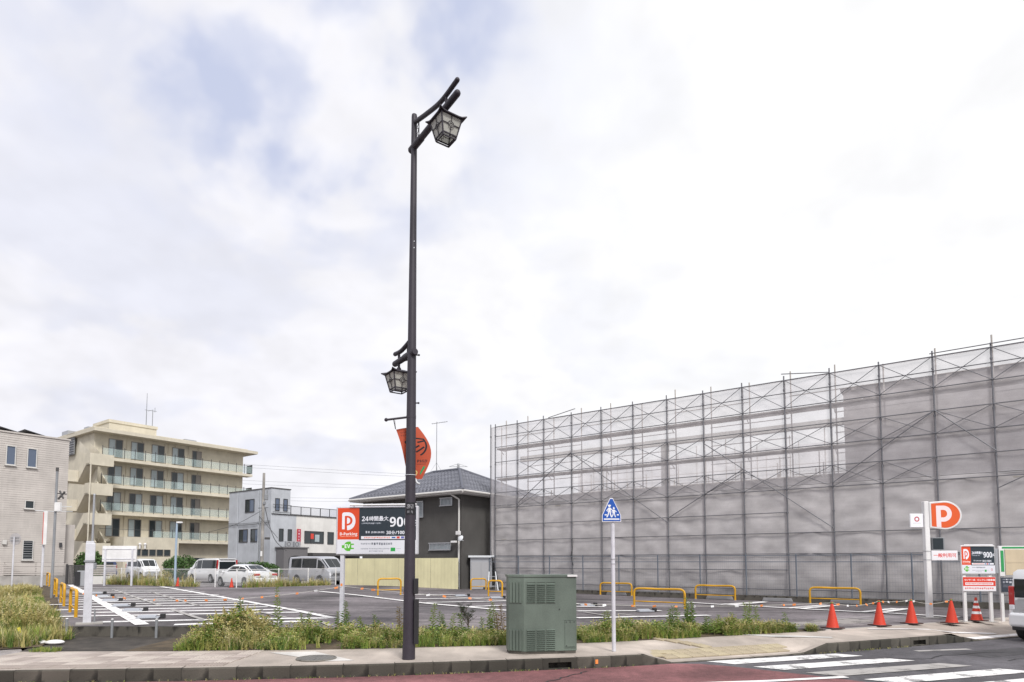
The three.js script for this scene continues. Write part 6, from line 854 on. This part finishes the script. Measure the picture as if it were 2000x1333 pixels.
function seedHead(n, seed) {
  const r = mulberry(seed), q = [];
  for (let i = 0; i < n; i++) {
    const a = r() * 6.283, lean = 0.1 + r() * 0.4, h = 0.75 + r() * 0.25, c = Math.cos(a), s = Math.sin(a), P = (t) => [c * lean * t * t, h * t, s * lean * t * t];
    const w = 0.006; for (const [t0, t1] of [[0.1, 0.55], [0.55, 1]]) { const A = P(t0), B = P(t1); q.push([[A[0] - s * w, A[1], A[2] + c * w], [A[0] + s * w, A[1], A[2] - c * w], [B[0] + s * w, B[1], B[2] - c * w], [B[0] - s * w, B[1], B[2] + c * w]]); }
    for (let k = 0; k < 11; k++) { const A = P(0.66 + 0.34 * r()), d = [(r() - 0.5) * 0.14, (r() - 0.6) * 0.1, (r() - 0.5) * 0.14], m = 0.014 + r() * 0.012; q.push([[A[0], A[1], A[2]], [A[0] + d[0] * 0.5 + m, A[1] + d[1] * 0.5 + m * 0.5, A[2] + d[2] * 0.5], [A[0] + d[0], A[1] + d[1], A[2] + d[2]], [A[0] + d[0] * 0.5 - m, A[1] + d[1] * 0.5 - m * 0.5, A[2] + d[2] * 0.5]]); }
  }
  return clean(tri3(q));
}
function broadTuft(n, seed) { const r = mulberry(seed), q = []; for (let i = 0; i < n; i++) { const a = r() * 6.283, y = 0.15 + r() * 0.85, d = 0.05 + r() * 0.22, L = 0.12 + r() * 0.14, w = 0.035 + r() * 0.03, c = Math.cos(a), s = Math.sin(a), dr = (r() - 0.35) * 0.12; q.push([[c * d, y, s * d], [c * (d + L * 0.5) - s * w, y + 0.05, s * (d + L * 0.5) + c * w], [c * (d + L), y + dr, s * (d + L)], [c * (d + L * 0.5) + s * w, y + 0.05, s * (d + L * 0.5) - c * w]]); } return clean(tri3(q)); }
const leafMat = mat([1, 1, 1], { roughness: 0.85, transmission: 0.25 });
const SP = { blade: [bladeTuft(10, 1), bladeTuft(12, 2, 0.016), bladeTuft(9, 3, 0.026)], seed: [seedHead(4, 4), seedHead(5, 5)], broad: [broadTuft(16, 6), broadTuft(14, 7)] };
const greens = [[0.16, 0.26, 0.03], [0.24, 0.33, 0.05], [0.33, 0.37, 0.08], [0.11, 0.19, 0.03], [0.42, 0.41, 0.12]], drys = [[0.48, 0.42, 0.16], [0.56, 0.49, 0.23], [0.44, 0.39, 0.14], [0.60, 0.54, 0.30], [0.40, 0.33, 0.12]];
function plantStuff(name, label, list) {                   // list: [geo, x, y, z, height, spread, colour]
  const by = new Map(); for (const e of list) { if (!by.has(e[0])) by.set(e[0], []); by.get(e[0]).push(e); }
  let k = 0; for (const [geo, es] of by) {
    const im = new THREE.InstancedMesh(geo, leafMat, es.length), m = new THREE.Matrix4(), qt = new THREE.Quaternion(), c = new THREE.Color();
    es.forEach((e, i) => { qt.setFromEuler(new THREE.Euler((vegRnd() - 0.5) * 0.25, vegRnd() * 6.283, (vegRnd() - 0.5) * 0.25)); m.compose(V(e[1], e[2], e[3]), qt, V(e[5], e[4], e[5])); im.setMatrixAt(i, m); const v = 0.82 + vegRnd() * 0.36; im.setColorAt(i, c.setRGB(e[6][0] * v, e[6][1] * v, e[6][2] * v)); });
    im.name = numbered(name); im.castShadow = im.receiveShadow = true; im.userData = { kind: 'stuff', label, category: 'weeds' }; scene.add(im); k++;
  }
}
const pick = (a) => a[Math.floor(vegRnd() * a.length)];
{
  const L = [], prof = curve([[-6.7, 0.06], [-6.4, 0.2], [-5.95, 0.42], [-5.5, 0.38], [-5.0, 0.2], [-4.3, 0.29], [-3.9, 0.3], [-3.5, 0.4], [-3.0, 0.28], [-1.5, 0.2], [0, 0.2], [1.3, 0.24], [2.4, 0.25], [3.6, 0.3], [4.8, 0.27], [6.0, 0.22], [7.0, 0.17], [7.6, 0.1]]);
  for (let i = 0; i < 9000; i++) {
    const x = -6.5 + 13.95 * vegRnd(), t = vegRnd(), zf = backZ(x) + 0.03, zb = lotEdge(x) + 0.2, z = zf + (zb - zf) * t, n = fbm(x * 0.9 + 40, z * 0.9 + 40, 512, 5, 3), gap = fbm(x * 1.7 + 9, z * 1.7 + 90, 512, 15, 2);
    if (gap < 0.40 && x > -4.6) continue;
    const h = Math.max(0.06, prof(x) * 1.2) * (0.45 + n) * (0.55 + 0.45 * Math.sin(Math.PI * clamp(t * 0.9 + 0.12, 0, 1))) * (0.75 + vegRnd() * 0.5), sp = clamp(h * 1.05, 0.25, 0.62), dry = smooth(0.44, 0.6, fbm(x * 0.8 + 70, z * 0.8 + 30, 512, 25, 3)) * (x < -4.9 ? 1.1 : 0.8), lush = (x > -4.8 && x < -3.9) || (x > -1.9 && x < -1.0) || (x > 3 && x < 3.6);
    const kind = vegRnd(); L.push([kind < 0.72 ? pick(SP.blade) : pick(SP.broad), x, 0.0, z, h, sp, vegRnd() < dry * (lush ? 0.03 : 0.26) ? pick(drys) : pick(greens)]);
    if (vegRnd() < (x < -5 ? 0.34 : lush ? 0.06 : 0.2)) L.push([pick(SP.seed), x, 0, z, h * (0.95 + vegRnd() * 0.4), sp, pick(drys)]);
  }
  plantStuff('verge_weeds', 'green and straw coloured weeds filling the strip behind the pavement', L);
  const S = []; // the grass along the side street
  for (let i = 0; i < 11000; i++) {
    const t = vegRnd() ** 1.6, w = vegRnd(), x = -10.3 - 18.4 * t - 0.79 * 2.0 * w, z = -14.4 - 23.8 * t + 0.62 * 2.0 * w;
    const n = fbm(x * 0.6 + 100, z * 0.6 + 100, 512, 5, 3), dry = smooth(0.42, 0.58, fbm(x * 0.35 + 170, z * 0.35 + 130, 512, 25, 3)), h = 0.92 * (0.1 + 0.66 * n * n + 0.22 * smooth(0.2, 0.05, t) * smooth(0.44, 0.6, n)) * (0.7 + vegRnd() * 0.5) * (0.45 + 0.6 * Math.sin(Math.PI * clamp(w * 0.85 + 0.08, 0, 1))), sp = clamp(h * 1.2, 0.25, 0.55);
    const gy = 0.17 * (1 - w) * smooth(0, 0.04, t); S.push([pick(SP.blade), x, gy, z, h, sp, vegRnd() < 0.06 + dry * 0.28 ? pick(drys) : pick(greens)]); if (vegRnd() < 0.14 + dry * 0.4) S.push([pick(SP.seed), x, gy, z, h * 1.15, sp, pick(drys)]);
  }
  for (let i = 0; i < 500; i++) { const x = -11.6 + 2.0 * vegRnd(), z = -13.9 + 1.5 * vegRnd() - 0.35 * (x + 10); if (z > -12.4) continue; S.push([pick(SP.blade), x, 0.02, z, 0.2 + vegRnd() * 0.3, 0.4, vegRnd() < 0.5 ? pick(drys) : pick(greens)]); }
  plantStuff('side_grass', 'pale green and yellow long grass between the side street and the car park', S);
  const F = []; // weeds at the foot of the white fence and in the gutter
  for (let i = 0; i < 850; i++) { const left = vegRnd() < 0.55, t = vegRnd(), x = left ? -27.2 + 8.2 * t : -15.6 + 3.9 * t, z = (left ? -42.3 + 4.1 * t : -36.9 - 3.9 * t) + (vegRnd() - 0.5) * 0.7, h = (left ? 0.5 : 0.42) * (0.4 + vegRnd() * 0.9) * (0.4 + fbm(x + 50, z + 80, 512, 3, 2)); F.push([pick(SP.blade), x, 0.15, z, h * 1.4, 0.55, vegRnd() < 0.55 ? pick(drys) : pick(greens)]); if (vegRnd() < 0.3) F.push([pick(SP.seed), x, 0.15, z, h * 1.9, 0.5, pick(drys)]); }
  plantStuff('fence_weeds', 'straw coloured weeds growing along the white mesh fence', F);
  const K = []; for (let i = 0; i < 260; i++) { const x = -9 + 18 * vegRnd() ** 0.8; if (x > 2.4 && x < 6.3) continue; K.push([pick(SP.blade), x, ROAD, kerbZ(x) + 0.03 + vegRnd() * 0.03, 0.02 + vegRnd() * 0.045, 0.09, pick(vegRnd() < 0.5 ? drys : greens)]); }
  for (let i = 0; i < 90; i++) K.push([pick(SP.blade), -9.1 + vegRnd() * 0.5, 0, -12.25 + vegRnd() * 0.25, 0.05 + vegRnd() * 0.08, 0.15, pick(greens)]);
  plantStuff('gutter_moss', 'tiny weeds and moss in the gutter along the kerb', K);
}
const weedGreens = [mat([0.14, 0.24, 0.04], { roughness: 0.85, transmission: 0.2 }), mat([0.22, 0.31, 0.06], { roughness: 0.85, transmission: 0.2 }), mat([0.27, 0.20, 0.09], { roughness: 0.9, transmission: 0.15 })];
function tallWeed(x, z, h, tone, stems, label) {
  const where = x < -4.2 ? 'in the big grass clump' : x < -2 ? 'beside the price board post' : x < -0.9 ? 'near the lamp post' : x < 0.3 ? 'beside the sapling and the cabinet' : x < 3 ? 'behind the crossing sign' : x < 5 ? 'before the hoop barrier' : 'near the cones';
  const said = (h > 0.7 ? 'tall ' : h > 0.5 ? 'middling ' : 'short ') + ['dark green', 'bright green', 'dried brown'][tone] + ' weed with ' + ['', 'one stem', 'two stems', 'three stems', 'four stems', 'five stems'][stems] + ' ' + where;
  const o = thing('tall_weed', label ?? said, 'weed', [x, 0.0, z], 0, 'tall weeds on the verge'), r = mulberry(Math.floor(x * 1000 + 50000)), leaves = [];
  for (let s = 0; s < stems; s++) {
    const a = r() * 6.283, d = s ? 0.05 + r() * 0.16 : 0, H = h * (s ? 0.6 + r() * 0.4 : 1), bx = Math.cos(a) * d, bz = Math.sin(a) * d, lx = (r() - 0.5) * 0.16, lz = (r() - 0.5) * 0.12;
    mesh('stem', [tube([[bx, 0, bz], [bx + lx * 0.3, H * 0.5, bz + lz * 0.3], [bx + lx, H, bz + lz]], 0.006, 8, 5)], tone === 2 ? M.bark : M.stem, o);
    const n = Math.round(H * 70); for (let i = 0; i < n; i++) { const t = 0.12 + 0.9 * (i / n) ** 0.85, aa = i * 2.4 + r(), L = (0.15 - 0.09 * t) * (0.7 + r() * 0.6), w = L * 0.13, f = clamp(t, 0, 1), cx = bx + lx * f * f, cz = bz + lz * f * f, y = H * t, c = Math.cos(aa), q = Math.sin(aa); leaves.push([[cx, y, cz], [cx + c * L * 0.5 - q * w, y + L * 0.35, cz + q * L * 0.5 + c * w], [cx + c * L, y + L * 0.25, cz + q * L], [cx + c * L * 0.5 + q * w, y + L * 0.35, cz + q * L * 0.5 - c * w]]); }
  }
  mesh('leaves', tri3(leaves), weedGreens[tone], o);
}
[[-5.67, -13.3, 0.95, 0, 2], [-2.4, -13.6, 0.72, 2, 1], [-1.71, -13.6, 0.8, 1, 1], [-1.55, -13.8, 0.62, 0, 2], [-1.3, -13.7, 0.58, 1, 1], [-1.05, -13.6, 0.6, 0, 1], [-0.62, -13.6, 0.52, 0, 1], [-0.36, -13.8, 0.82, 1, 3], [-0.2, -13.75, 0.76, 2, 2], [2.12, -13.9, 0.62, 1, 2], [3.68, -14.5, 0.68, 0, 3], [4.1, -14.75, 0.86, 0, 5], [4.55, -14.7, 0.44, 0, 2], [4.75, -14.8, 0.46, 1, 3], [5.2, -14.95, 0.5, 1, 4], [5.75, -15.35, 0.72, 1, 3], [6.72, -15.5, 0.46, 0, 1], [-3.3, -13.8, 0.5, 1, 3], [-2.9, -13.7, 0.55, 0, 2], [2.6, -14.0, 0.46, 0, 2], [-4.4, -13.6, 0.62, 0, 2]].forEach(([x, z, h, t, n]) => tallWeed(x, z, h, t, n));
tallWeed(-4.98, -13.5, 1.22, 1, 1, 'single very tall thin weed stalk with a drooping seed head');
tallWeed(-3.72, -14.0, 0.82, 0, 3, 'leafy weed growing up against the price board post');
{ // a sparse little tree
  const o = thing('sapling', 'sparse dark twiggy sapling growing in the weeds left of the cabinet', 'shrub', [-0.99, 0.02, -14.2]), r = mulberry(99), tw = [], lv = [];
  const grow = (p, d, L, rad, k) => { const e = p.map((v, i) => v + d[i] * L); tw.push(rod(p, e, rad, 5, rad * 0.65)); if (k > 1) for (let i = 0; i < 7; i++) { const f = r(), m = p.map((v, j) => v + (e[j] - v) * f), s = 0.035, a = r() * 6.28; lv.push([m, [m[0] + Math.cos(a) * s, m[1] + 0.02, m[2] + Math.sin(a) * s], [m[0] + Math.cos(a) * s * 1.4, m[1] + 0.035, m[2] + Math.sin(a) * s * 1.4 + 0.006]]); } if (k < 4) for (let i = 0; i < (k ? 3 : 5); i++) { const a = r() * 6.283, sp = 0.75, n = [d[0] * 0.5 + Math.cos(a) * sp, Math.abs(d[1]) * 0.55 + 0.28, d[2] * 0.5 + Math.sin(a) * sp], l = Math.hypot(...n); const st = k ? 0.35 + r() * 0.65 : 0.45 + i * 0.14; grow(p.map((v, j) => v + (e[j] - v) * st), n.map((v) => v / l), L * (0.5 + r() * 0.2), rad * 0.55, k + 1); } };
  grow([0, 0, 0], [0.05, 1, 0], 0.42, 0.014, 0); mesh('twigs', tw, M.bark, o); mesh('leaves', tri3(lv), mat([0.07, 0.10, 0.06], { roughness: 0.9 }), o);
}
function bush(name, label, x, z, y, rx, ry, rz, n, seed) {
  const o = thing(name, label, 'shrub', [x, y, z]), r = mulberry(seed), A = [], B = [], tr = [];
  for (let i = 0; i < 5; i++) tr.push(rod([(r() - 0.5) * 0.3, 0, (r() - 0.5) * 0.3], [(r() - 0.5) * rx * 1.3, ry * 1.2, (r() - 0.5) * rz], 0.04, 5, 0.015)); mesh('trunk', tr, M.bark, o);
  for (let i = 0; i < n; i++) { const a = r() * 6.283, u = r() * 2 - 1, rr = Math.cbrt(0.25 + 0.75 * r()), k = Math.sqrt(1 - u * u), bump = 0.72 + 0.5 * fbm(Math.cos(a) * 2.2 + 9 + u, Math.sin(a) * 2.2 + 9 - u, 64, seed, 3), c = [Math.cos(a) * k * rx * rr * bump, ry + u * ry * rr * bump, Math.sin(a) * k * rz * rr * bump], s = 0.07 + r() * 0.07, d1 = V(r() - 0.5, r() - 0.5, r() - 0.5).normalize().multiplyScalar(s), d2 = V(r() - 0.5, r() - 0.5, r() - 0.5).normalize().multiplyScalar(s * 0.6); if (c[1] < 0.03) continue; (r() < 0.6 ? A : B).push([[c[0] - d1.x, c[1] - d1.y, c[2] - d1.z], [c[0] + d2.x, c[1] + d2.y, c[2] + d2.z], [c[0] + d1.x, c[1] + d1.y, c[2] + d1.z], [c[0] - d2.x, c[1] - d2.y, c[2] - d2.z]]); }
  mesh('foliage', tri3(A.concat(B)), M.leaf, o);
}
bush('shrub', 'rounded dark shrub between the low annex and the white minivan', -29.6, -56.5, 0.09, 1.7, 1.05, 1.2, 3200, 3);
bush('shrub', 'clipped dark hedge along the foot of the blue grey building', -24.9, -61.5, 0.09, 2.6, 0.8, 0.8, 3600, 5);
bush('shrub', 'hedge end beside the entrance porch of the blue grey building', -28.2, -62.8, 0.09, 1.9, 0.85, 0.8, 2600, 7);
bush('shrub', 'bright green shrub behind the dark gate', -31.8, -47.5, 0.09, 1.1, 1.25, 1.1, 2600, 9);

renderer.render(scene, camera);
